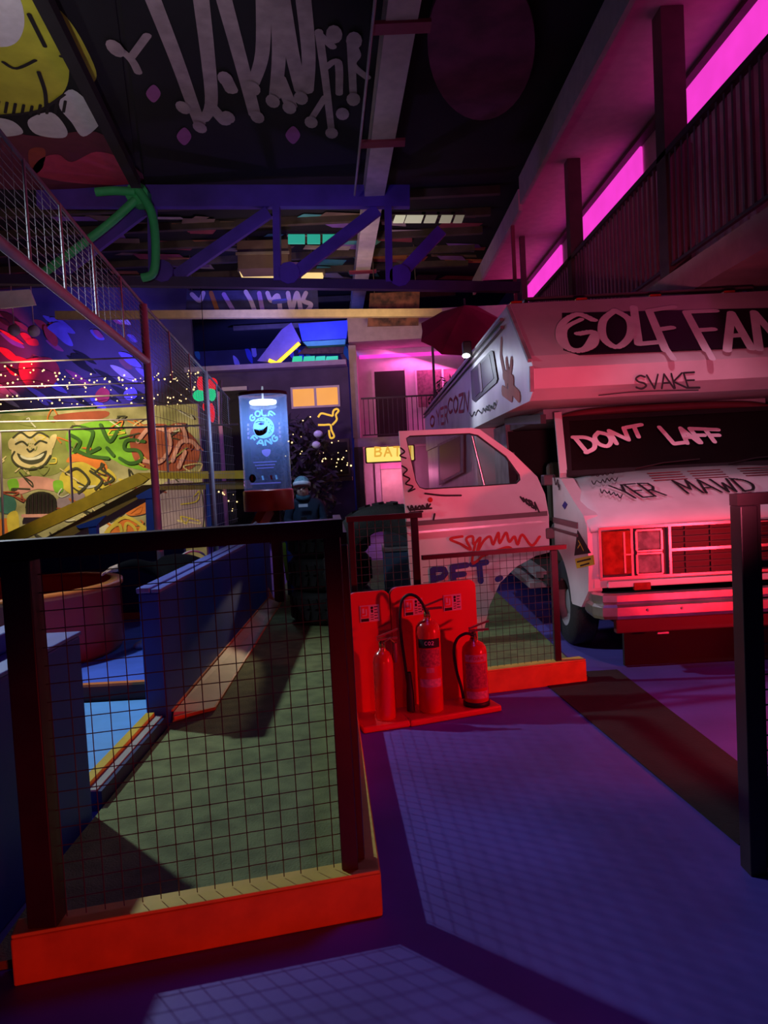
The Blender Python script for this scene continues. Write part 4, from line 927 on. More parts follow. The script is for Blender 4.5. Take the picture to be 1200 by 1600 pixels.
for L, kn in ([[[(232, -20), (275, 90), (300, 160), (312, 192)], [(312, -20), (325, 90), (330, 160), (318, 185)], [(330, 165), (352, 190)]], [(286, 165), (312, 196), (356, 180)]],
          [[[(345, -20), (375, 90), (398, 178)], [(412, -20), (410, 80), (395, 130)], [(352, 120), (362, 140)]], [(352, 120), (395, 135), (402, 180)]],
          [[[(434, -20), (436, 80), (430, 150)], [(440, -10), (456, 80), (470, 140)], [(472, -20), (482, 80), (480, 140)], [(436, 120), (455, 165)]], [(426, 155), (470, 150), (452, 165)]],
          [[[(498, 48), (508, 120), (518, 205)], [(498, 52), (520, 72)], [(508, 105), (528, 95), (530, 145)], [(508, 150), (486, 185)]], [(486, 188), (518, 205), (522, 50), (535, 175)]],
          [[[(548, 62), (552, 150)], [(550, 68), (558, 85), (551, 100), (574, 120)]], [(553, 60), (552, 152)]],
          [[[(182, 72), (205, 92), (216, 112)], [(230, 54), (205, 88)]], [(180, 72)]]):
    mb = MB(); LL = [[(p.x, p.y) for p in smooth_pts([(x, y, 0) for x, y in ln], 5)] for ln in L]
    strokes_mb(mb, LL, .17 if kn[0][0] < 480 and kn[0][0] > 200 else .10, CP, .008)
    for x, y in kn:
        c_ = at_pl(x, y, *CP)+CP[1]*(.028+x*1e-6); mb.add([c_+Vector((math.cos(k*math.pi/6)*.095, math.sin(k*math.pi/6)*.18, 0)) for k in range(12)], [tuple(range(12))])
    mb.build('bone_letter', 'bone', bl)
for x, y in ((240, 145), (458, 210), (288, 212)): blob(bl, 'paint_spot', mat('spot_purple', (0.35, 0.10, 0.32), .8), CP, [[(x-12, y), (x, y-14), (x+11, y), (x, y+14)]], .01)
b = MB(); b.prism([Vector((*at(752+84*math.cos(R_(a)), 66+122*math.sin(R_(a)), Z=6.60).xy, 6.60)) for a in range(0, 360, 9)], (0, 0, .06)); b.build('ceiling_disc', mat('disc_plum', (0.30, 0.06, 0.15), .75, vary=.5, scale=2), label='large dim plum-coloured round panel on the ceiling beside the grey rafter', cat='panel')

# ================================================================== LEFT BACKGROUND: MURAL WALL, STAIR, NETS
MWY = 15.0
mw = MB().box((-10.5, MWY, 0), (-3.45, MWY+.15, 3.15)).build('wall_left', 'mural_ground', kind='structure')
MP = (Vector((0, MWY, 0)), Vector((0, -1, 0)))
for nm, c in (('m_green', (0.22, 0.55, 0.04)), ('m_yellow', (0.72, 0.58, 0.08)), ('m_orange', (0.78, 0.22, 0.04)), ('m_rust', (0.42, 0.09, 0.05)), ('m_cream', (0.78, 0.66, 0.36)), ('m_pink', (0.75, 0.36, 0.34)), ('m_dark', (0.06, 0.06, 0.035)), ('m_olive', (0.30, 0.34, 0.10)), ('m_teal', (0.06, 0.22, 0.20)), ('m_white', (0.75, 0.75, 0.66)), ('m_mauve', (0.42, 0.32, 0.42))):
    mat(nm, c, .8, vary=.25, scale=4)
PL_ = [('m_olive', [(0, 655), (30, 650), (110, 655), (120, 700), (90, 740), (30, 745), (0, 740)]), ('m_rust', [(90, 648), (165, 642), (160, 654), (95, 658)]),
       ('m_green', [(108, 672), (150, 658), (190, 662), (200, 680), (232, 682), (234, 732), (195, 728), (170, 716), (120, 712), (104, 700)]),
       ('m_rust', [(205, 672), (250, 662), (290, 672), (312, 700), (300, 732), (250, 735), (212, 722)]),
       ('m_yellow', [(95, 742), (120, 722), (165, 730), (182, 750), (150, 768), (125, 778), (98, 762)]), ('m_orange', [(104, 722), (118, 708), (150, 712), (168, 728), (160, 736), (130, 722)]),
       ('m_pink', [(16, 756), (50, 744), (92, 752), (94, 768), (60, 764), (30, 772)]), ('m_green', [(12, 752), (26, 748), (30, 762), (18, 768)]), ('m_green', [(84, 752), (98, 752), (98, 768), (86, 768)]),
       ('m_orange', [(-5, 815), (18, 812), (22, 840), (-5, 845)]), ('m_teal', [(0, 778), (14, 772), (26, 784), (22, 800), (6, 802), (-4, 792)]), ('m_mauve', [(90, 780), (130, 770), (128, 790), (100, 802)]),
       ('m_yellow', [(12, 806), (28, 800), (30, 836), (16, 838)]),
       ('m_white', [(150, 818), (168, 808), (180, 820), (172, 846), (152, 846)]), ('m_orange', [(165, 830), (180, 816), (200, 812), (222, 818), (232, 832), (226, 850), (168, 850)]), ('m_mauve', [(250, 760), (310, 758), (312, 840), (255, 845)]),
       ('m_orange', [(196, 798), (215, 782), (232, 786), (232, 800), (206, 806)])]
for k, (m_, pg) in enumerate(PL_): blob(mw, 'painted_shape', m_, MP, [pg], .006+.0012*k)
# grinning ogre face
blob(mw, 'painted_face', 'm_cream', MP, [[(20, 696), (26, 680), (48, 674), (72, 680), (82, 696), (80, 714), (66, 730), (48, 734), (30, 730), (20, 714)]], .03)
for ear in ([(14, 690), (22, 684), (24, 700), (16, 702)], [(80, 682), (90, 680), (84, 700), (78, 700)]): blob(mw, 'painted_ear', 'm_cream', MP, [ear], .029)
blob(mw, 'painted_mouth', 'm_dark', MP, [[(28, 708), (40, 714), (54, 714), (74, 704), (68, 720), (50, 726), (34, 720)]], .032)
blob(mw, 'painted_teeth', 'm_white', MP, [[(33, 711), (44, 715), (56, 714), (70, 708), (64, 716), (48, 719), (36, 716)]], .034)
for L in ([(26, 694), (36, 690), (44, 696)], [(56, 695), (64, 689), (74, 692)], [(44, 702), (48, 706), (54, 702)], [(24, 706), (20, 716), (30, 728), (48, 733), (68, 728), (80, 712)], [(22, 684), (34, 676), (48, 684), (62, 676), (76, 682)]):
    paint(mw, 'painted_outline', 'm_dark', MP, [L], .04, .036)
for L in ([(112, 680), (126, 690), (118, 706)], [(130, 668), (146, 676), (138, 706), (156, 700)], [(158, 664), (172, 690), (186, 670)], [(226, 690), (200, 688), (196, 702), (216, 704), (222, 718), (204, 724), (188, 716)], [(168, 700), (178, 712)], [(112, 700), (140, 712), (170, 716)]):
    paint(mw, 'painted_outline', mat('m_green_dark', (0.04, 0.14, 0.02), .8), MP, [L], .07, .036)
for L in ([(216, 690), (236, 668), (262, 676), (266, 700), (250, 722), (226, 720)], [(270, 720), (282, 692), (300, 690), (310, 700)], [(262, 676), (284, 666), (292, 690)], [(280, 730), (290, 706)]):
    paint(mw, 'painted_outline', 'm_pink', MP, [L], .08, .036)
for L in ([(104, 740), (122, 732), (140, 752), (124, 770)], [(142, 736), (160, 750), (150, 764)], [(160, 734), (178, 748), (164, 756)]):
    paint(mw, 'painted_outline', 'm_dark', MP, [L], .05, .036)
for L in ([(170, 846), (172, 828), (188, 820), (192, 846)], [(196, 846), (198, 818), (212, 826), (212, 846)], [(216, 846), (222, 824), (230, 840)], [(166, 832), (196, 808), (230, 826)]):
    paint(mw, 'painted_outline', 'm_yellow', MP, [L], .06, .036)
for k in range(80):
    x, y = rd.uniform(0, 305), rd.uniform(645, 850); paint(mw, 'painted_outline', ['m_white', 'm_dark', 'm_yellow', 'm_olive', 'm_dark', 'm_orange', 'm_cream', 'm_rust'][k % 8], MP, [[(x, y), (x+rd.uniform(-14, 14), y+rd.uniform(-10, 10)), (x+rd.uniform(-22, 22), y+rd.uniform(-14, 14)), (x+rd.uniform(-22, 22), y+rd.uniform(-14, 14))]], .026, .028+.0001*k)
# barred arched opening
w_ = thing('window_4', None, None, tuple(at(64, 800, Y=MWY-.06))); w_['kind'] = 'structure'
ac = [at(x, y, Y=MWY-.05) for x, y in [(40, 804), (40, 785)]+[(64+24*math.cos(R_(a)), 785-17*math.sin(R_(a))) for a in range(180, -1, -20)]+[(88, 804)]]
b = MB(); b.prism(ac, (0, .03, 0)); b.build('opening', 'dark_interior', w_)
for x in range(45, 87, 6):
    b = MB(); b.tube([at(x, 772 if 48 < x < 80 else 780, Y=MWY-.07), at(x, 803, Y=MWY-.07)], .018, 6); b.build('bar', 'fence_steel', w_)
b = MB(); b.bar(at(36, 806, Y=MWY-.08), at(92, 805, Y=MWY-.08), .14, .06); b.build('sill', 'm_pink', w_)
# yellow stair and landing with blue posts
SY = 11.0
st = thing('yellow_ramp', 'yellow edged ramp climbing to a landing in front of the mural wall', 'ramp', tuple(at(215, 860, Y=SY)))
def ypl(name, pts, y, d, m, parent=None, **kw):
    b = MB(); b.prism([at(x, y_, Y=y) for x, y_ in pts], (0, d, 0)); return b.build(name, m, parent, **kw)
ypl('stringer', [(-40, 856), (-40, 876), (0, 860), (222, 756), (232, 748), (215, 739)], SY, .10, 'yellow_paint', st)
ypl('landing_edge', [(216, 739), (381, 735), (381, 748), (233, 748)], SY, .10, 'yellow_paint', st)
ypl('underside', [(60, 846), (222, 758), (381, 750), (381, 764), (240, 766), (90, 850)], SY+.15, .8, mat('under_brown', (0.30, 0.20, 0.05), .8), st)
for pts in ([(227, 770), (240, 768), (242, 872), (230, 874)], [(138, 818), (150, 816), (152, 860), (140, 862)], [(322, 757), (333, 756), (335, 850), (324, 852)]):
    ypl('post', pts, SY+.12, .12, 'blue_board', st)
for pts in ([(212, 775), (240, 760), (240, 778), (216, 780)], [(118, 822), (165, 805), (150, 822), (124, 826)]): ypl('bracket', pts, SY+.10, .04, 'blue_board', st)
# dark teal obstacle face behind
# grey guard rail on the ramp
gr = thing('guard_rail', 'thin grey guard rail standing on the mural terrace', 'railing', tuple(at(110, 800, Y=12.5)))
for x, y0, y1 in ((108, 672, 800), (258, 664, 760), (0, 676, 860)): b = MB(); b.tube([at(x, y0, Y=12.5), at(x+6, y1, Y=12.5)], .02, 8); b.build('post', 'pole_steel', gr)
for y0, y1 in ((673, 663),): b = MB(); b.tube([at(-30, y0+2, Y=12.5), at(372, y1, Y=12.5)], .016, 8); b.build('rail', 'pole_steel', gr)
b = MB(); b.tube([at(345, 594, Y=12.5), at(345, 664, Y=12.5)], .02, 8); b.build('post', 'pole_steel', gr)

# netting in the plane X=-2
NX = -2.0
nt_ = thing('net_cage', 'white rope netting on steel poles rising at the left', 'net', (NX, 7.0, 0))
def zup(y): # upper rope
    T_ = [(3.2, 3.78), (4.3, 3.55), (5.6, 3.34), (6.8, 3.17), (9.2, 2.90), (11.5, 2.62)]
    for (a, za), (c, zc) in zip(T_, T_[1:]):
        if y <= c: return za+(zc-za)*(y-a)/(c-a)
    return 2.62
def zlo(y): return 3.0-(y-3.2)*(.35/3.66) if y < 6.86 else 2.65-(y-6.86)*.085
for y, z1 in ((6.82, 3.17), (9.2, 2.90)):
    b = MB(); b.tube([(NX, y, .0 if y > 8 else .127), (NX, y, z1)], .035, 10); b.build('pole', 'pole_steel', nt_)
b = MB(); b.tube([(NX, y, zlo(y)) for y in (3.2, 4.2, 5.5, 6.82)], .034, 10); b.build('rail', mat('pipe_pink', (0.58, 0.40, 0.44), .5, .0), nt_)
ys = [3.2+.25*k for k in range(31)]
b = MB(); b.tube([(NX, y, zup(y)) for y in ys], .014, 6); b.build('edge_rope', 'net_rope', nt_)
b = MB()
for k in range(1, 13):
    t_ = k/13; b.tube([(NX, y, zlo(y)+(zup(y)-zlo(y))*t_) for y in ys[:31]], .0024, 4, cap=False)
for k in range(60):
    y = 3.3+.125*k; b.tube([(NX, y, zlo(y)), (NX, y, zup(y))], .0014, 4, cap=False)
b.build('netting', 'net_rope', nt_, kind='stuff')
b = MB()
for k in range(34):
    y = 6.9+.115*k; b.tube([(NX, y, .95), (NX, y, zlo(y))], .0018, 4, cap=False)
for k in range(13):
    z = 1.0+.13*k; b.tube([(NX, 6.85, z), (NX, 10.8, min(z, 2.3))], .0018, 4, cap=False)
b.build('netting', 'net_rope', nt_, kind='stuff')
for y in (4.55, 5.05, 5.6, 6.2, 7.6, 8.4, 9.8, 10.5):
    b = MB(); b.tube([(NX+.01, y, zlo(y)), (NX+.01, y, zup(y))], .008, 6); b.build('tie_rope', mat('rope_white', (0.50, 0.47, 0.52), .7), nt_)
# taut cables across the far hall
for k, (ya, yb) in enumerate(((568, 558), (606, 598), (626, 616), (645, 630), (660, 655))):
    b = MB(); b.tube([at(-40, ya, Y=13.2), at(236, yb, Y=13.2)], .016 if k % 2 == 0 else .010, 6)
    b.build('taut_cable', 'pole_steel', label=['highest pale cable stretched across the red and blue painted wall', 'second pale cable from the top across the fairy lights', 'third pale cable from the top across the fairy lights', 'fourth pale cable from the top, over the green board', 'lowest pale cable just above the mural wall'][k], cat='cable', group='cables across the left hall')

# painted back-left wall: red and indigo sprayed shapes
WP = (Vector((0, 19.0, 0)), Vector((0, -1, 0)))
for nm, c in (('w_red', (0.75, 0.06, 0.08)), ('w_indigo', (0.22, 0.18, 0.75)), ('w_lilac', (0.55, 0.48, 0.80)), ('w_mag', (0.55, 0.10, 0.30)), ('w_black', (0.02, 0.02, 0.03)), ('w_plum', (0.25, 0.10, 0.14))): mat(nm, c, .8, vary=.3, scale=3)
for k in range(46):
    x, y = rd.uniform(0, 235), rd.uniform(488, 632); a = rd.uniform(8, 24); c_ = rd.uniform(3, 8)
    blob(wbl, 'painted_shape', ['w_indigo', 'w_black', 'w_lilac', 'w_black', 'w_mag', 'w_indigo', 'w_plum'][k % 7] if (x > 90 or k % 3) else 'w_red', WP, [[(x-a, y-a*.6), (x, y-c_), (x+a, y+a*.6), (x, y+c_)]], .004+.0012*k)
for bx in ([(32, 570), (44, 562), (80, 560), (95, 580), (82, 604), (50, 606), (34, 590)], [(70, 510), (82, 516), (92, 532), (88, 542), (74, 528)], [(42, 532), (58, 530), (62, 540), (48, 540)], [(150, 618), (160, 606), (172, 612), (170, 626), (156, 628)]):
    blob(wbl, 'painted_shape', 'w_red', WP, [bx], .064)
for bx in ([(76, 512), (92, 504), (104, 516), (116, 540), (104, 538), (86, 522)], [(196, 612), (210, 606), (216, 618), (206, 626), (196, 622)]): blob(wbl, 'painted_shape', 'w_indigo', WP, [bx], .066)
MB().box((-9.6, 17.2, 2.95), (-6.3, 17.3, 3.45)).build('green_board', mat('board_green', (0.04, 0.20, 0.07), .7), label='dark green board behind the fairy lights above the mural wall', cat='board')
# blue sprayed art on the far wall over the amber-window building
for k in range(40):
    x, y = rd.uniform(285, 545), rd.uniform(452, 575); a = rd.uniform(6, 18)
    blob(wb, 'painted_shape', cols[k % 5], BW, [[(x-a*.5, y-a), (x+3, y-a*.3), (x+a*.4, y+a), (x-3, y+a*.3)]], .004+.0012*k)
for L in ([(385, 455), (395, 490), (402, 540)], [(425, 458), (430, 480), (440, 470), (446, 490)], [(455, 460), (462, 485), (472, 462), (480, 488)], [(392, 510), (398, 555)]):
    paint(wb, 'painted_outline', 'art_lilac', BW, [L], .18, .06)
# tan cross beam under the far ceiling
b = MB(); b.bar(at(88, 493, Y=16.7), at(690, 489, Y=16.7), .15, .17); b.build('cross_beam', mat('tan_beam', (0.80, 0.66, 0.26), .7), label='long tan timber beam crossing under the far ceiling', cat='beam')
# ceiling lamps and fittings beyond the truss
def ceil_lamp(label, pts, y, d, m, cat='light', name='ceiling_light', group=None):
    t = thing(name, label, cat, tuple(at(pts[0][0], pts[0][1], Y=y)), group)
    ypl('glow_face', pts, y, d, m, t); xs = [p[0] for p in pts]; yy = [p[1] for p in pts]
    ypl('housing', [(min(xs)-3, min(yy)-5), (max(xs)+3, min(yy)-5), (max(xs)+3, min(yy)-1), (min(xs)-3, min(yy)-1)], y, d, 'purlin_brown', t); return t
glow('warm_panel', (1.0, 0.72, 0.28), .85); glow('teal_panel', (0.05, 0.75, 0.50), .40); glow('pale_panel', (0.75, 0.72, 0.50), .55)
ceil_lamp('warm glowing ceiling light under the truss left of its middle upright', [(374, 424), (426, 424), (422, 435), (378, 435)], 16.2, .3, 'warm_panel')
ceil_lamp('warm glowing ceiling light just left of the grey rafter', [(474, 426), (504, 426), (502, 436), (470, 436)], 16.2, .3, 'warm_panel')
for k, (xa, xb) in enumerate(((450, 476), (480, 500), (504, 526))):
    ceil_lamp(['teal lit roof pane, left one of three', 'teal lit roof pane, middle one of three', 'teal lit roof pane, right one of three'][k], [(xa, 366), (xb, 366), (xb, 380), (xa, 380)], 13.5, .06, 'teal_panel', 'light', 'roof_light', 'teal roof panes')
for k, (xa, xb) in enumerate(((614, 630), (632, 658), (662, 680), (686, 704), (708, 722))):
    ceil_lamp('pale slanted roof light in the row right of the grey rafter, '+['first from the left', 'second from the left', 'third from the left', 'fourth from the left', 'last on the right'][k], [(xa+4, 336), (xb+4, 336), (xb, 347), (xa, 347)], 13.5, .06, glow('slit%d' % k, (0.85, 0.8, 0.55), (.55, .45, .3, .25, .15)[k]), 'light', 'roof_slit', 'roof lights right of the rafter')
hv = thing('air_duct_unit', 'brown boxed air unit hanging under the ceiling behind the truss', 'air unit', tuple(at(410, 418, Y=15.2)))
ypl('casing', [(370, 376), (450, 374), (450, 418), (372, 420)], 15.0, .6, mat('duct_brown', (0.16, 0.10, 0.07), .5), hv)
b = MB(); b.tube([at(385, 376, Y=15.3), Vector((at(385, 376, Y=15.3).x, 15.3, 6.698))], .02, 6); b.build('hanger', 'purlin_brown', hv)
b = MB(); b.tube([at(435, 375, Y=15.3), Vector((at(435, 375, Y=15.3).x, 15.3, 6.698))], .02, 6); b.build('hanger', 'purlin_brown', hv)
ypl('trim', [(368, 394), (452, 392), (452, 396), (368, 398)], 14.95, .04, mat('duct_trim', (0.5, 0.4, 0.28), .4, .6), hv)
b = MB(); b.prism([at(x, y, Y=11.5) for x, y in ((-10, 456), (46, 452), (55, 476), (0, 482))], (0, .05, 0)); b.build('notice_board', 'sign_white', label='small pale board hanging at the left edge above the pink net rail', cat='board')
for k, (x, y, c) in enumerate(((22, 516, 'pole_steel'), (53, 517, 'pole_steel'))):
    b = MB(); b.sphere(at(x, y, Y=15.5), .12, 12, 8); b.tube([at(x, y-4, Y=15.5), Vector((at(x, y, Y=15.5).x, 15.5, 6.698))], .012, 6); b.build('globe_lamp', 'sign_white', label=['left one of two small pale globe lamps at the left edge', 'right one of two small pale globe lamps at the left edge'][k], cat='lamp', group='globe lamps')

# fairy lights
def fairy(label, pts, y, n, jit, seed):
    rdl = random.Random(seed); t = thing('fairy_lights', label, 'fairy lights', tuple(at(*pts[0], Y=y)), 'fairy light strings')
    P = smooth_pts([at(x, yy, Y=y) for x, yy in pts], 8)
    b = MB(); b.tube(P, .006, 4); b.build('cord', 'spray_black', t)
    b = MB()
    for k in range(n):
        q = P[int(k*(len(P)-1)/max(1, n-1))]; q = q+Vector((rdl.uniform(-jit, jit), rdl.uniform(-.05, .05), rdl.uniform(-jit, jit)))
        b.sphere(q, rdl.uniform(.010, .024), 6, 4)
    b.build('bulbs', 'fairy', t, kind='stuff')
F_ = [('top string of fairy lights left of the net pole', [(-5, 582), (60, 575), (110, 592), (170, 588), (232, 596)], 16.5, 34, .12), ('middle string of fairy lights left of the net pole', [(-5, 600), (50, 594), (110, 606), (170, 600), (232, 600)], 16.5, 30, .14), ('low string of fairy lights above the green board', [(-5, 626), (60, 622), (120, 630), (190, 622), (232, 628)], 16.4, 24, .10),
      ('fairy lights between the two net poles, upper string', [(240, 595), (265, 588), (290, 584), (310, 590)], 16.5, 22, .14), ('fairy lights between the two net poles, lower string', [(238, 626), (262, 630), (288, 620), (312, 608)], 16.5, 20, .14),
      ('fairy lights hanging inside the dark tree, left strand', [(455, 700), (470, 660), (478, 690), (460, 720), (478, 745)], 17.0, 16, .25), ('fairy lights hanging on the dark lower window', [(505, 735), (515, 712), (528, 706), (540, 720), (520, 730)], 17.3, 26, .25), ('fairy lights low behind the clear dispenser tube', [(340, 770), (352, 775), (364, 782), (370, 800)], 17.9, 9, .10)]
for k, (l_, p_, y_, n_, j_) in enumerate(F_): fairy(l_, p_, y_, n_, j_, 30+k)
shrub('dark_tree', 'dark bushy tree dressed with fairy lights below the amber window', (-1.75, 17.0, 0), .95, 1.5, 1500, mat('leaf_dark', (0.035, 0.035, 0.04), .8), 9, 'tree', .13)
# lit ornaments
o_ = thing('parrot_light', 'red and green glowing ornament hanging by the second net pole', 'light', tuple(at(320, 660, Y=12.9)))
b = MB(); b.tube([at(322, 596, Y=12.9), Vector((at(322, 596, Y=12.9).x, 12.95, 4.9))], .006, 4); b.build('hanging_cord', 'spray_black', o_)
for cx, cy, rx, rz, m_ in ((314, 600, .07, .13, 'red'), (332, 600, .09, .11, 'red'), (312, 618, .12, .10, 'green'), (331, 616, .07, .12, 'green'), (331, 645, .05, .17, 'red'), (320, 636, .04, .07, 'red')):
    b = MB(); b.sphere(at(cx, cy, Y=12.9), 1, 12, 8, (rx, .05, rz)); b.build('petal', glow('orn_'+m_, (1.0, 0.02, 0.03) if m_ == 'red' else (0.02, 0.8, 0.3), .8), o_)
o_ = thing('rope_light_bird', 'yellow rope-light figure of a long-necked bird above the dark tree', 'light', tuple(at(520, 690, Y=16.8)))
for L in ([(497, 652), (502, 646), (512, 648), (520, 650)], [(520, 650), (521, 642), (526, 639), (529, 642), (525, 648), (526, 656), (519, 664)], [(497, 664), (506, 664), (516, 664), (518, 672), (522, 682), (516, 684), (514, 672)]):
    b = MB(); b.tube(smooth_pts([at(x, y, Y=16.8) for x, y in L], 6), .025, 6); b.build('rope_tube', glow('rope_yellow', (1.0, 0.6, 0.05), .75), o_)
for k, (x, y, rx) in enumerate(((497, 678, .13), (494, 695, .12))):
    b = MB(); b.sphere(at(x, y, Y=16.5), 1, 12, 8, (rx*.8, .05, .08)); b.build('bauble', mat('bauble_pale', (0.65, 0.78, 0.72), .3), label=['upper pale bauble in the dark tree', 'lower pale bauble in the dark tree'][k], cat='bauble', group='tree baubles')

# ================================================================== DISPENSER TUBE
TC = Vector((-1.28, 9.0, 0)); TR = .285
tb = thing('ball_dispenser', 'clear lit dispenser tube with blue GOLF FANG logo and red base', 'dispenser', (TC.x, TC.y, .0))
b = MB(); b.lathe([(TR, 1.40), (TR, 2.56)], TC, 40); b.build('clear_tube', glass('clear_tube', (0.93, 0.95, 1.0), .09, .065, (0.36, 0.5, 1.0)), tb)
b = MB(); b.lathe([(TR+.012, 1.16), (TR+.018, 1.17), (TR+.018, 1.395), (TR+.005, 1.41), (TR-.02, 1.41), (TR-.02, 1.16), (TR+.012, 1.16)], TC, 40); b.build('base_collar', 'tub_red', tb)
b = MB(); b.lathe([(0, 1.16), (TR-.021, 1.16), (TR-.021, 1.30), (0, 1.30)], TC, 32); b.build('base_plate', 'maroon', tb)
b = MB(); b.lathe([(TR+.006, 2.54), (TR+.012, 2.56), (TR+.006, 2.58), (TR-.03, 2.58), (TR-.03, 2.565)], TC, 40); b.build('top_rim', 'maroon', tb)
b = MB(); b.lathe([(0, 2.445), (.15, 2.445), (.16, 2.455), (.16, 2.48), (.14, 2.49), (0, 2.49)], TC, 28); lp = b.build('lamp_disc', glow('tube_lamp', (0.75, 0.93, 1.0), 7), tb)
b = MB(); b.tube([TC+Vector((0, 0, 2.49)), TC+Vector((0, 0, 2.66))], .012, 8); b.build('lamp_stem', 'rope_white', lp)
lamp('dispenser_lamp', 'POINT', (TC.x, TC.y+.08, 2.22), (0.36, 0.62, 1.0), 20, size=.06)
b = MB(); b.bar(TC+Vector((-.02, -.02, 1.17)), TC+Vector((-.13, -.22, .96)), .13, .13); b.build('arm', 'tub_red', tb)
b = MB(); b.bar(TC+Vector((.06, .05, 1.16)), TC+Vector((.06, .05, 0.03)), .12, .12); b.build('support_post', 'maroon', tb)
b = MB(); b.tube([at(402, 818, Y=8.5), at(352, 862, Y=8.3)], .032, 10); b.build('ball_pipe', 'rope_white', tb)
def translucent(name, col):
    m = bpy.data.materials.new(name); m.use_nodes = True; nt = m.node_tree; nt.nodes.remove(nt.nodes['Principled BSDF'])
    a = nt.nodes.new('ShaderNodeBsdfTranslucent'); d = nt.nodes.new('ShaderNodeBsdfDiffuse'); mx = nt.nodes.new('ShaderNodeMixShader'); mx.inputs[0].default_value = .35
    tc = nt.nodes.new('ShaderNodeTexCoord'); nz = nt.nodes.new('ShaderNodeTexNoise'); nz.inputs['Scale'].default_value = 8
    rp = nt.nodes.new('ShaderNodeValToRGB'); rp.color_ramp.elements[0].color = (*[c*.8 for c in col], 1); rp.color_ramp.elements[1].color = (*col, 1)
    nt.links.new(tc.outputs['Object'], nz.inputs['Vector']); nt.links.new(nz.outputs['Fac'], rp.inputs['Fac'])
    for s_ in (a, d): nt.links.new(rp.outputs['Color'], s_.inputs[0])
    nt.links.new(a.outputs[0], mx.inputs[1]); nt.links.new(d.outputs[0], mx.inputs[2]); nt.links.new(mx.outputs[0], nt.nodes['Material Output'].inputs[0]); MATS[name] = m; return m
translucent('frost_blue', (0.35, 0.70, 1.0)); translucent('frost_violet', (0.35, 0.28, 0.75))
# logo drawn on the cylinder: u = arc length from the front, v = height
def cyl_pt(u, v, r): a = -math.pi/2+u/TR; return Vector((TC.x+r*math.cos(a), TC.y+r*math.sin(a), v))
def cyl_strokes(name, m, lines, w, r=TR+.003):
    b = MB(); e = 0
    for ln in lines:
        P = [(p.x, p.y) for p in smooth_pts([(u, v, 0) for u, v in ln], 4)] if len(ln) > 2 else ln
        for (u0, v0), (u1, v1) in zip(P, P[1:]):
            L = math.hypot(u1-u0, v1-v0) or 1e-6; nu, nv = -(v1-v0)/L*w/2, (u1-u0)/L*w/2; e += 1; rr = r+e*5e-5
            b.add([cyl_pt(u0-nu, v0-nv, rr), cyl_pt(u0+nu, v0+nv, rr), cyl_pt(u1+nu, v1+nv, rr), cyl_pt(u1-nu, v1-nv, rr)], [(0, 1, 2, 3)])
    return b.build(name, m, tb)
def cyl_fill(name, m, pg, r=TR+.002, inner=None):
    b = MB(); P = [(p.x, p.y) for p in smooth_pts([(u, v, 0) for u, v in pg], 5, True)]
    cu, cv = (sum(p[0] for p in P)/len(P), sum(p[1] for p in P)/len(P))
    rings = [1.0, .66, .33]; vs = []
    for f in rings: vs += [cyl_pt(cu+(u-cu)*f, cv+(v-cv)*f, r) for u, v in P]
    vs.append(cyl_pt(cu, cv, r)); n = len(P); fs = []
    for i in range(2): fs += [(i*n+k, i*n+(k+1) % n, (i+1)*n+(k+1) % n, (i+1)*n+k) for k in range(n)]
    fs += [(2*n+k, 2*n+(k+1) % n, 3*n) for k in range(n)]
    b.add(vs, fs); return b.build(name, m, tb)
LC, LR = (0.03, 2.14), .125
cyl_fill('logo_ball', 'frost_blue', [(LC[0]+LR*math.cos(a), LC[1]+LR*math.sin(a)) for a in [k*math.pi/8 for k in range(16)]])
cyl_fill('logo_mouth', 'dark_interior', [(-.085, 2.13), (-.03, 2.11), (.05, 2.13), (.075, 2.16), (.06, 2.085), (.0, 2.05), (-.06, 2.06)], TR+.004)
for k in range(4):
    x = -.065+.035*k; b_ = [(x, 2.125), (x+.024, 2.12), (x+.012, 2.085)]; cyl_fill('logo_tooth', 'frost_blue', b_, TR+.006)
cyl_fill('logo_eye', 'frost_violet', [(-.03, 2.185), (.0, 2.205), (.03, 2.195), (.04, 2.18), (.0, 2.17)], TR+.004)
cyl_fill('logo_pupil', 'yellow_sticker', [(-.002, 2.195), (.008, 2.188), (.0, 2.176), (-.008, 2.186)], TR+.006)
cyl_strokes('logo_brow', 'dark_interior', [[(-.06, 2.20), (-.02, 2.215), (.045, 2.205)]], .008, TR+.006)
for u_, v_ in ((.09, 2.20), (.11, 2.17), (.12, 2.13), (.10, 2.11), (.09, 2.08), (.11, 2.09), (.07, 2.23), (.03, 2.245), (-.01, 2.24), (.13, 2.16)):
    cyl_strokes('logo_dimple', 'navy_board', [[(u_, v_+.008), (u_+.002, v_-.008)]], .008, TR+.006)
def arc_text(s, cx, cy, rad, a0, a1, h, w, m):
    n = len(s); adv = (a1-a0)/n
    for i, ch in enumerate(s):
        L = []
        for ln in G[ch]:
            q = []
            for x, y in ln:
                an = R_(a0+adv*(i+.12+.76*x)) ; rr = rad+h*(y if a0 > a1 else 1-y)*1.0
                q.append((cx+rr*math.cos(an), cy+rr*math.sin(an)))
            L.append(q)
        b = MB(); cyl_strokes('logo_letter', m, L, w)
arc_text('GOLF', LC[0], LC[1], .145, 150, 42, .065, .020, 'frost_blue')
arc_text('FANG', LC[0], LC[1], .145, 212, 328, .065, .020, 'frost_blue')
for k in range(4): cyl_strokes('logo_diamond', 'frost_violet', [[(-.165-.002*k, 2.20-.05*k), (-.165-.002*k, 2.17-.05*k)]], .026)
for k in range(4): cyl_strokes('logo_diamond', 'frost_violet', [[(.225, 2.20-.05*k), (.225, 2.17-.05*k)]], .026)
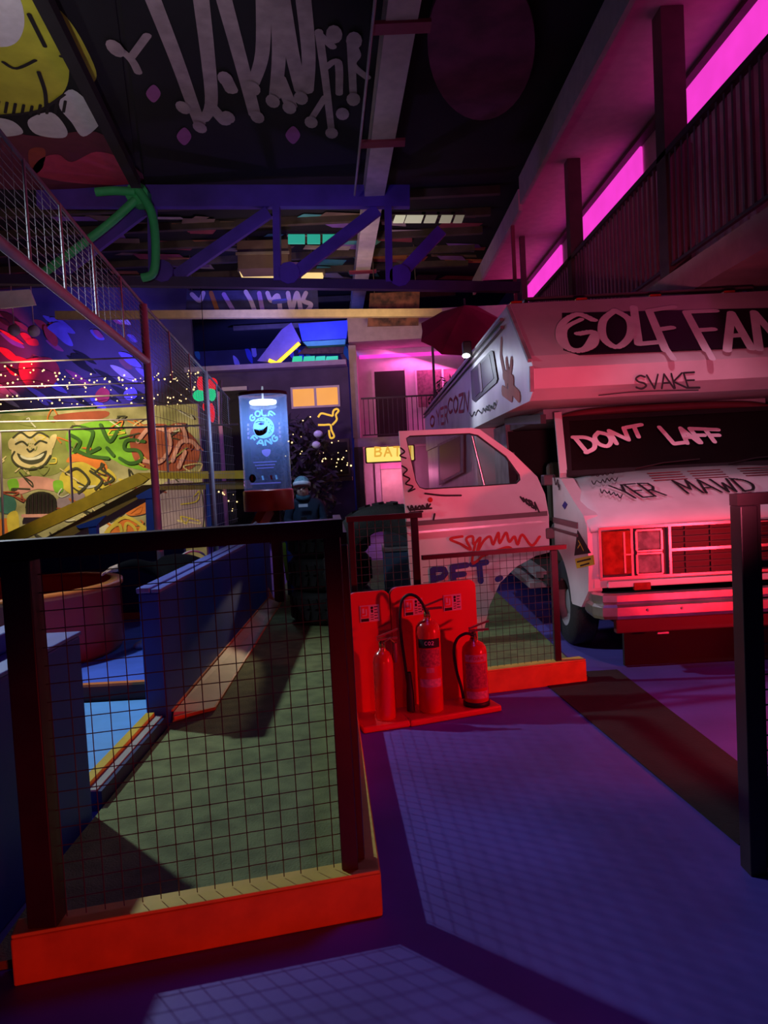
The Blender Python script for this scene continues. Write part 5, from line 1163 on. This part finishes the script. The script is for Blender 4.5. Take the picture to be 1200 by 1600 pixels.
cyl_fill('logo_shield', 'frost_violet', [(.0, 1.88), (.09, 1.885), (.085, 1.83), (.045, 1.80), (.0, 1.835)])
for k in range(3): cyl_strokes('small_print', 'frost_violet', [[(-.12+.02*k, 1.74-.035*k), (.16-.02*k, 1.74-.035*k)]], .010)
cyl_fill('sticker', 'dark_interior', [(-.15+.05*math.cos(a), 1.555+.05*math.sin(a)) for a in [k*math.pi/5 for k in range(10)]])
cyl_strokes('sticker_figure', 'spray_red', [[(-.15, 1.585), (-.152, 1.53)]], .022, TR+.006)
for u_, m_ in ((-.02, 'frost_blue'), (.08, 'spray_red'), (.14, 'frost_blue')): cyl_strokes('sticker_figure', m_, [[(u_, 1.58), (u_+.01, 1.53)]], .022)
cyl_strokes('small_print', 'frost_violet', [[(-.18, 1.49), (.2, 1.49)]], .016)

# ================================================================== TYRES, BOX, HOARDING
def tyre(name, label, c, axis, R1, wd, group='stacked tyres'):
    t = thing(name, label, 'tyre', tuple(c), group); b = MB(); h = wd/2
    b.lathe([(R1*.58, -h*.8), (R1*.75, -h), (R1*.93, -h*.95), (R1, -h*.7), (R1, h*.7), (R1*.93, h*.95), (R1*.75, h), (R1*.58, h*.8), (R1*.60, 0), (R1*.58, -h*.8)], c, 36, axis); b.build('casing', 'tyre_rubber', t)
    ax = Vector(axis).normalized(); a = ax.orthogonal().normalized(); bb = ax.cross(a); b = MB()
    for k in range(28):
        an = 2*math.pi*k/28; d = a*math.cos(an)+bb*math.sin(an); tt = ax.cross(d)
        for sg in (-1, 1):
            c0 = Vector(c)+d*R1*1.005+ax*sg*h*.35
            b.bar(c0-ax*h*.28+tt*.01*sg, c0+ax*h*.28-tt*.01*sg, R1*.12, .03, d)
    b.build('tread_blocks', 'tyre_rubber', t, kind='stuff'); return t
tyre('tyre', 'large upright tractor tyre with the blue box seen through its hole', Vector((.10, 7.0, .64)), (0.22, 1, 0), .60, .36)
for k in range(3):
    tyre('tyre', ['bottom tyre of the stack left of the large upright tyre', 'middle tyre of the stack left of the large upright tyre', 'top tyre of the stack left of the large upright tyre'][k], Vector((-.50, 7.75, .20+.345*k)), (0, 0, 1), .42, .33)
r = thing('blue_box', 'pale blue utility box standing behind the upright tyre', 'box', (.33, 7.75, .03))
MB().box((.06, 7.55, .031), (.62, 8.0, .72), .015).build('body', mat('box_pale_blue', (0.16, 0.28, 0.55), .5), r)
MB().box((.05, 7.54, .722), (.63, 8.01, .77), .01).build('lid', mat('box_lid', (0.55, 0.56, 0.62), .5), r)
MB().box((.08, 7.56, .772), (.60, 7.98, .98), .02).build('upper_box', mat('box_grey_blue', (0.22, 0.26, 0.36), .6), r)
MB().box((.10, 7.58, .982), (.58, 7.96, 1.06), .01).build('top_tray', mat('tray_cream', (0.62, 0.64, 0.50), .6), r)
# low drip-painted hoarding under the standing person
r = thing('drip_hoarding', 'low dark hoarding with blue and lime dripping paint', 'barrier', (-.92, 9.55, .031))
MB().box((-1.18, 9.5, .031), (-.55, 9.58, .78), .01).build('board', 'navy_board', r)
HP = (Vector((0, 9.5, 0)), Vector((0, -1, 0)))
mat('lime', (0.30, 0.65, 0.05), .6); mat('drip_blue', (0.03, 0.10, 0.55), .6)
for k, (x, y0, y1, m_) in enumerate(((433, 850, 885, 'lime'), (444, 850, 905, 'lime'), (452, 848, 905, 'drip_blue'), (462, 850, 880, 'lime'), (471, 850, 900, 'drip_blue'), (483, 850, 890, 'lime'), (493, 850, 892, 'drip_blue'), (503, 850, 880, 'lime'), (458, 905, 935, 'drip_blue'))):
    paint(r, 'paint_drip', m_, HP, [[(x, y0), (x+2, (y0+y1)/2), (x+6, y1)]], .07 if m_ == 'drip_blue' else .045, .004+.002*k)
b = MB(); b.bar((-.22, 6.75, .065), (.02, 6.10, .065), .06, .068); b.build('low_rail', 'yellow_paint', label='short yellow board lying on the turf before the upright tyre', cat='board')
b = MB(); b.bar(at(404, 892, Y=8.97), at(428, 942, Y=8.97), .04, .04); b.build('prop_stick', 'tan_board', label='short wooden prop leaning at the end of the blue wall', cat='stick')

# ================================================================== PEOPLE
def body(name, label, joints, edges, mats, region, parent=None):
    """one continuous skinned figure; region(point) picks the material slot"""
    me = bpy.data.meshes.new(name); names = list(joints); idx = {n: i for i, n in enumerate(names)}
    me.from_pydata([joints[n][0] for n in names], [(idx[a], idx[b_]) for a, b_ in edges], [])
    t = bpy.data.objects.new('tmp', me); C.objects.link(t); t.modifiers.new('s', 'SKIN'); 
    for i, n in enumerate(names):
        rr = joints[n][1]; me.skin_vertices[0].data[i].radius = (rr, rr) if not isinstance(rr, tuple) else rr
        me.skin_vertices[0].data[i].use_root = (i == 0)
    sb = t.modifiers.new('u', 'SUBSURF'); sb.levels = 2; sb.render_levels = 2
    dg = bpy.context.evaluated_depsgraph_get(); m2 = bpy.data.meshes.new_from_object(t.evaluated_get(dg))
    bpy.data.objects.remove(t); m2.name = name
    base = joints[names[0]][0]; zmin = min(v.co.z for v in m2.vertices); org = Vector((base[0], base[1], zmin))
    m2.materials.clear()
    for m_ in mats: m2.materials.append(MATS[m_])
    J = [(Vector(joints[a][0]), Vector(joints[b_][0]), a, b_) for a, b_ in edges]
    for p in m2.polygons:
        c = p.center; best = None
        for A, B, a, b_ in J:
            d = B-A; tt = max(0, min(1, (c-A).dot(d)/max(1e-9, d.length_squared))); dist = (c-A-d*tt).length
            if best is None or dist < best[0]: best = (dist, a, b_, tt)
        p.material_index = region(best[1], best[2], best[3]); p.use_smooth = True
    for v in m2.vertices: v.co -= org
    o = bpy.data.objects.new(name, m2); C.objects.link(o); o.location = org
    return tag(o, label, 'person')
def hand(J, E, key, w, d, side, s=1.0, curl=.5, down=Vector((0, 0, -1))):
    """palm with five fingers growing from wrist w along d"""
    d = d.normalized(); lat = side.normalized(); pal = J_p = w+d*.05*s
    J[key+'palm'] = (tuple(pal), .030*s); E.append((key, key+'palm'))
    J[key+'kn'] = (tuple(pal+d*.035*s), .028*s); E.append((key+'palm', key+'kn'))
    for i, (o, L) in enumerate(((-.028, .060), (-.009, .072), (.010, .068), (.028, .052))):
        b0 = pal+d*.045*s+lat*o*s; m_ = b0+(d+down*curl*.5)*L*.55*s; e_ = m_+(d*.5+down*curl)*L*.5*s
        J[f'{key}f{i}a'] = (tuple(b0), .0085*s); J[f'{key}f{i}b'] = (tuple(m_), .0085*s); J[f'{key}f{i}c'] = (tuple(e_), .007*s)
        E += [(key+'kn', f'{key}f{i}a'), (f'{key}f{i}a', f'{key}f{i}b'), (f'{key}f{i}b', f'{key}f{i}c')]
    b0 = pal-lat*.035*s; J[key+'ta'] = (tuple(b0), .010*s); J[key+'tb'] = (tuple(b0+(d-lat*.5+down*.3)*.045*s), .009*s)
    E += [(key+'palm', key+'ta'), (key+'ta', key+'tb')]
# bending golfer behind the blue wall (back above the wall, arm and white shoe left of it)
V = Vector
J = {}; E = []
gz = .127
J['pelvis'] = ((-1.70, 6.62, .80), .14); J['spine'] = ((-1.69, 6.42, .845), .135); J['chest'] = ((-1.70, 6.20, .80), .140); J['neck'] = ((-1.71, 6.02, .70), .060); J['head0'] = ((-1.72, 5.95, .63), .080); J['head'] = ((-1.72, 5.92, .56), .085)
E += [('pelvis', 'spine'), ('spine', 'chest'), ('chest', 'neck'), ('neck', 'head0'), ('head0', 'head')]
J['shL'] = ((-1.86, 6.18, .82), .062); J['elL'] = ((-2.02, 6.14, .885), .050); J['wrL'] = ((-2.14, 6.12, .862), .034)
E += [('chest', 'shL'), ('shL', 'elL'), ('elL', 'wrL')]
hand(J, E, 'wrL', V(J['wrL'][0]), V((-1, -.1, -.25)), V((0, 1, 0)), .95)
J['shR'] = ((-1.58, 6.16, .76), .060); J['elR'] = ((-1.60, 6.08, .56), .048); J['wrR'] = ((-1.68, 5.98, .42), .034)
E += [('chest', 'shR'), ('shR', 'elR'), ('elR', 'wrR')]
hand(J, E, 'wrR', V(J['wrR'][0]), V((-.3, -.2, -1)), V((1, 0, 0)), .95, .4, V((0, -1, 0)))
J['hipL'] = ((-1.80, 6.64, .73), .092); J['knL'] = ((-1.92, 6.48, .50), .072); J['anL'] = ((-1.97, 6.50, .20), .045); J['toL'] = ((-2.03, 6.40, .175), .036)
J['hipR'] = ((-1.62, 6.66, .73), .092); J['knR'] = ((-1.60, 6.55, .50), .072); J['anR'] = ((-1.60, 6.66, .20), .045); J['toR'] = ((-1.62, 6.54, .175), .036)
for s_ in 'LR': E += [('pelvis', 'hip'+s_), ('hip'+s_, 'kn'+s_), ('kn'+s_, 'an'+s_), ('an'+s_, 'to'+s_)]
def reg(a, b_, t):
    if b_ == 'head' or a == 'head0' or (a == 'neck' and t > .3): return 1
    if a.startswith('wr') : return 1
    if a.startswith('an') or b_.startswith('to'): return 3
    if a.startswith('hip') or a.startswith('kn') or b_.startswith('hip'): return 2
    return 0
pA = body('person', 'person in dark clothes and white shoes bending over behind the long blue wall', J, E, ['jacket', 'skin', 'trousers', 'white_cloth'], reg)
def hair_cap(parent, c, r, sc, m, name, cut=-.1, axis=V((0, 0, 1))):
    b = MB(); b.sphere(V((0, 0, 0)), r, 16, 12, sc); keep = []
    ax = axis.normalized()
    vs = b.v; fs = [f for f in b.f if sum((vs[i].dot(ax) for i in f))/len(f) > cut*r]
    b2 = MB(); b2.add([V(c)+v for v in vs], fs, True); return b2.build(name, m, parent)
hair_cap(pA, (-1.72, 5.935, .575), .104, (1, 1, 1.05), mat('hair_dark', (0.02, 0.015, 0.012), .6), 'hair', -.15, V((0, .75, .8)))
b = MB(); b.tube(smooth_pts([at(x, y, Y=yy) for x, y, yy in ((272, 881, 6.40), (284, 868, 6.45), (300, 861, 6.55), (315, 864, 6.75), (326, 874, 6.95))], 5), [.004]*4+[.010]*13+[.004]*4, 8); b.build('rim_highlight', 'white_cloth', pA)  # white tube along the back stands in for rim light
def shoe(c, d, parent, m, L=.27):
    d = V(d).normalized(); s_ = V((-d.y, d.x, 0)); b = MB(); pr = [(-.5, .036, .085), (-.35, .042, .095), (0, .043, .075), (.25, .05, .06), (.42, .042, .048), (.5, .02, .035)]
    vs = []
    for t, wd, h in pr:
        o_ = V(c)+d*L*t
        vs += [o_-s_*wd, o_-s_*wd*.9+V((0, 0, h*.6)), o_-s_*wd*.4+V((0, 0, h)), o_+s_*wd*.4+V((0, 0, h)), o_+s_*wd*.9+V((0, 0, h*.6)), o_+s_*wd]
    n = 6; fs = [(i*n+k, i*n+(k+1) % n, (i+1)*n+(k+1) % n, (i+1)*n+k) for i in range(len(pr)-1) for k in range(n)]+[(0, 1, 2, 3, 4, 5), tuple(range(len(vs)-6, len(vs)))]
    b.add(vs, fs, True); return b.build('shoe', m, parent)
shoe((-2.02, 6.42, gz+.001), (-.85, -.5, 0), pA, 'white_cloth'); shoe((-1.62, 6.58, gz+.001), (-.2, -1, 0), pA, 'white_cloth')
# standing person in a beanie, head bowed
J = {}; E = []; ox, oy = -.93, 9.95
def P_(x, y, z): return (ox+x, oy+y, z)
J['pelvis'] = (P_(0, 0, .80), .15); J['spine'] = (P_(0, -.01, .98), .155); J['chest'] = (P_(0, -.03, 1.14), .17); J['neck'] = (P_(0, -.06, 1.27), .065); J['head0'] = (P_(-.02, -.10, 1.345), .085); J['head'] = (P_(-.02, -.12, 1.42), .085)
E += [('pelvis', 'spine'), ('spine', 'chest'), ('chest', 'neck'), ('neck', 'head0'), ('head0', 'head')]
for s_, k in (('L', -1), ('R', 1)):
    J['sh'+s_] = (P_(.19*k, -.02, 1.17), .075); J['el'+s_] = (P_(.25*k, -.06, .95), .062); J['wr'+s_] = (P_(.12*k, -.24, .92), .036)
    E += [('chest', 'sh'+s_), ('sh'+s_, 'el'+s_), ('el'+s_, 'wr'+s_)]
    hand(J, E, 'wr'+s_, V(J['wr'+s_][0]), V((-.75*k, -.5, .1)), V((0, 0, 1)), .95, .6, V((0, -1, 0)))
    J['hip'+s_] = (P_(.10*k, 0, .72), .10); J['kn'+s_] = (P_(.11*k, -.03, .42), .072); J['an'+s_] = (P_(.11*k, .02, .10), .046); J['to'+s_] = (P_(.13*k, -.11, .068), .036)
    E += [('pelvis', 'hip'+s_), ('hip'+s_, 'kn'+s_), ('kn'+s_, 'an'+s_), ('an'+s_, 'to'+s_)]
pB = body('person', 'person in a pale striped beanie and dark jacket standing with bowed head by the dispenser', J, E, ['jacket_navy', 'skin', 'trousers', 'jacket'], reg)
hair_cap(pB, P_(-.02, -.11, 1.445), .112, (1, 1, 1.05), 'beanie', 'beanie', .05, V((0, .25, 1)))
b = MB(); b.lathe([(.108, -.025), (.118, -.02), (.118, .022), (.108, .028)], P_(-.02, -.125, 1.445), 24, (0, .25, 1)); b.build('beanie_brim', 'white_cloth', pB)
b = MB(); b.lathe([(.085, -.03), (.105, -.02), (.10, .03), (.08, .035)], P_(-.01, -.07, 1.285), 20, (0, -.3, 1)); b.build('scarf', mat('scarf_teal', (0.04, 0.12, 0.16), .9), pB)
b = MB(); b.box(P_(-.07, -.205, 1.15), P_(.05, -.195, 1.19)); b.build('white_collar', 'white_cloth', pB)
for k in (-1, 1):
    b = MB(); b.sphere(P_(-.02+.035*k, -.205, 1.40), .012, 8, 6); b.build('eye', 'spray_black', pB)
b = MB(); b.sphere(P_(-.02, -.212, 1.375), .016, 8, 6, (.8, 1, 1.3)); b.build('nose', 'skin', pB)
b = MB(); b.sphere(P_(-.02, -.20, 1.335), .022, 8, 6, (1, .3, .3)); b.build('mouth', mat('lips', (0.45, 0.2, 0.18), .5), pB)
b = MB(); b.box(P_(-.035, -.335, .905), P_(.04, -.325, 1.03), .004); b.build('phone', 'black_rubber', label='dark phone held by the person in the beanie', cat='phone')

# ================================================================== FAR CEILING PAINTWORK
CF = (Vector((0, 0, 6.70)), Vector((0, 0, -1)))
for nm, c in (('c_rust', (0.50, 0.18, 0.06)), ('c_purple', (0.34, 0.16, 0.55)), ('c_brown', (0.26, 0.17, 0.12)), ('c_teal', (0.10, 0.45, 0.42)), ('c_pale', (0.55, 0.45, 0.42)), ('c_maroon', (0.35, 0.06, 0.08))): mat(nm, c, .8, vary=.4, scale=2)
rc = random.Random(5)
for k in range(90):
    x, y = rc.uniform(110, 745), rc.uniform(332, 436); a = rc.uniform(10, 38); hh = rc.uniform(2, 6); sk = rc.uniform(-8, 8)
    key = rc.choice(['c_rust', 'c_brown', 'c_maroon', 'c_pale', 'c_purple'] if (x < 360 or x > 570) else ['c_teal', 'c_purple', 'c_pale', 'c_brown', 'c_teal'])
    blob(ceil, 'painted_patch', key, CF, [[(x-a+sk, y-hh), (x+a+sk, y-hh*rc.uniform(.5, 1)), (x+a-sk, y+hh), (x-a-sk, y+hh*rc.uniform(.5, 1))]], .004+.0006*k, False)
# painted boards hung over the tan beam
pb = thing('painted_board', 'blue and lilac graffiti board hanging just above the tan beam', 'board', tuple(at(390, 486, Y=16.9)))
ypl('panel', [(292, 454), (496, 453), (498, 487), (290, 488)], 16.95, .05, mat('pboard', (0.05, 0.05, 0.22), .8, vary=.5, scale=3), pb)
PBP = (Vector((0, 16.95, 0)), Vector((0, -1, 0)))
for k, (L, m_) in enumerate((([(384, 456), (392, 470), (398, 486)], 'art_lilac'), ([(405, 458), (410, 484)], 'art_violet'), ([(418, 458), (424, 470), (434, 462), (438, 484)], 'art_lilac'), ([(450, 458), (456, 484), (464, 458), (470, 484)], 'art_lilac'), ([(478, 458), (474, 470), (486, 476), (480, 486)], 'art_lilac'), ([(300, 460), (312, 470), (318, 458)], 'art_lilac'), ([(330, 458), (340, 486)], 'art_rust'), ([(350, 460), (364, 484)], 'art_violet'), ([(428, 472), (446, 470)], 'art_blue'))):
    paint(pb, 'painted_stroke', m_, PBP, [L], .10, .004+.002*k)
pb2 = thing('painted_board', 'rust brown painted board right of the grey rafter above the far roof', 'board', tuple(at(615, 508, Y=16.9)))
ypl('panel', [(578, 458), (656, 455), (654, 508), (574, 510)], 16.95, .05, mat('pboard_rust', (0.24, 0.09, 0.05), .8, scale=5, col2=(0.04, 0.02, 0.015)), pb2)
for o_, xs_ in ((pb, (300, 390, 490)), (pb2, (585, 650))):
    for x in xs_:
        q = at(x, 458, Y=16.975); b = MB(); b.tube([q, Vector((q.x, q.y, 6.695))], .012, 6); b.build('hanger', 'purlin_brown', o_)
lamp('board_blue_light', 'SPOT', (-2.4, 15.6, 4.4), (0.16, 0.16, 1.0), 120, (-2.6, 17.0, 5.3), .1, 90, .7)
lamp('board_warm_light', 'SPOT', (0.2, 15.2, 4.4), (1.0, 0.7, 0.4), 50, (0.0, 17.0, 5.2), .1, 110, .7)
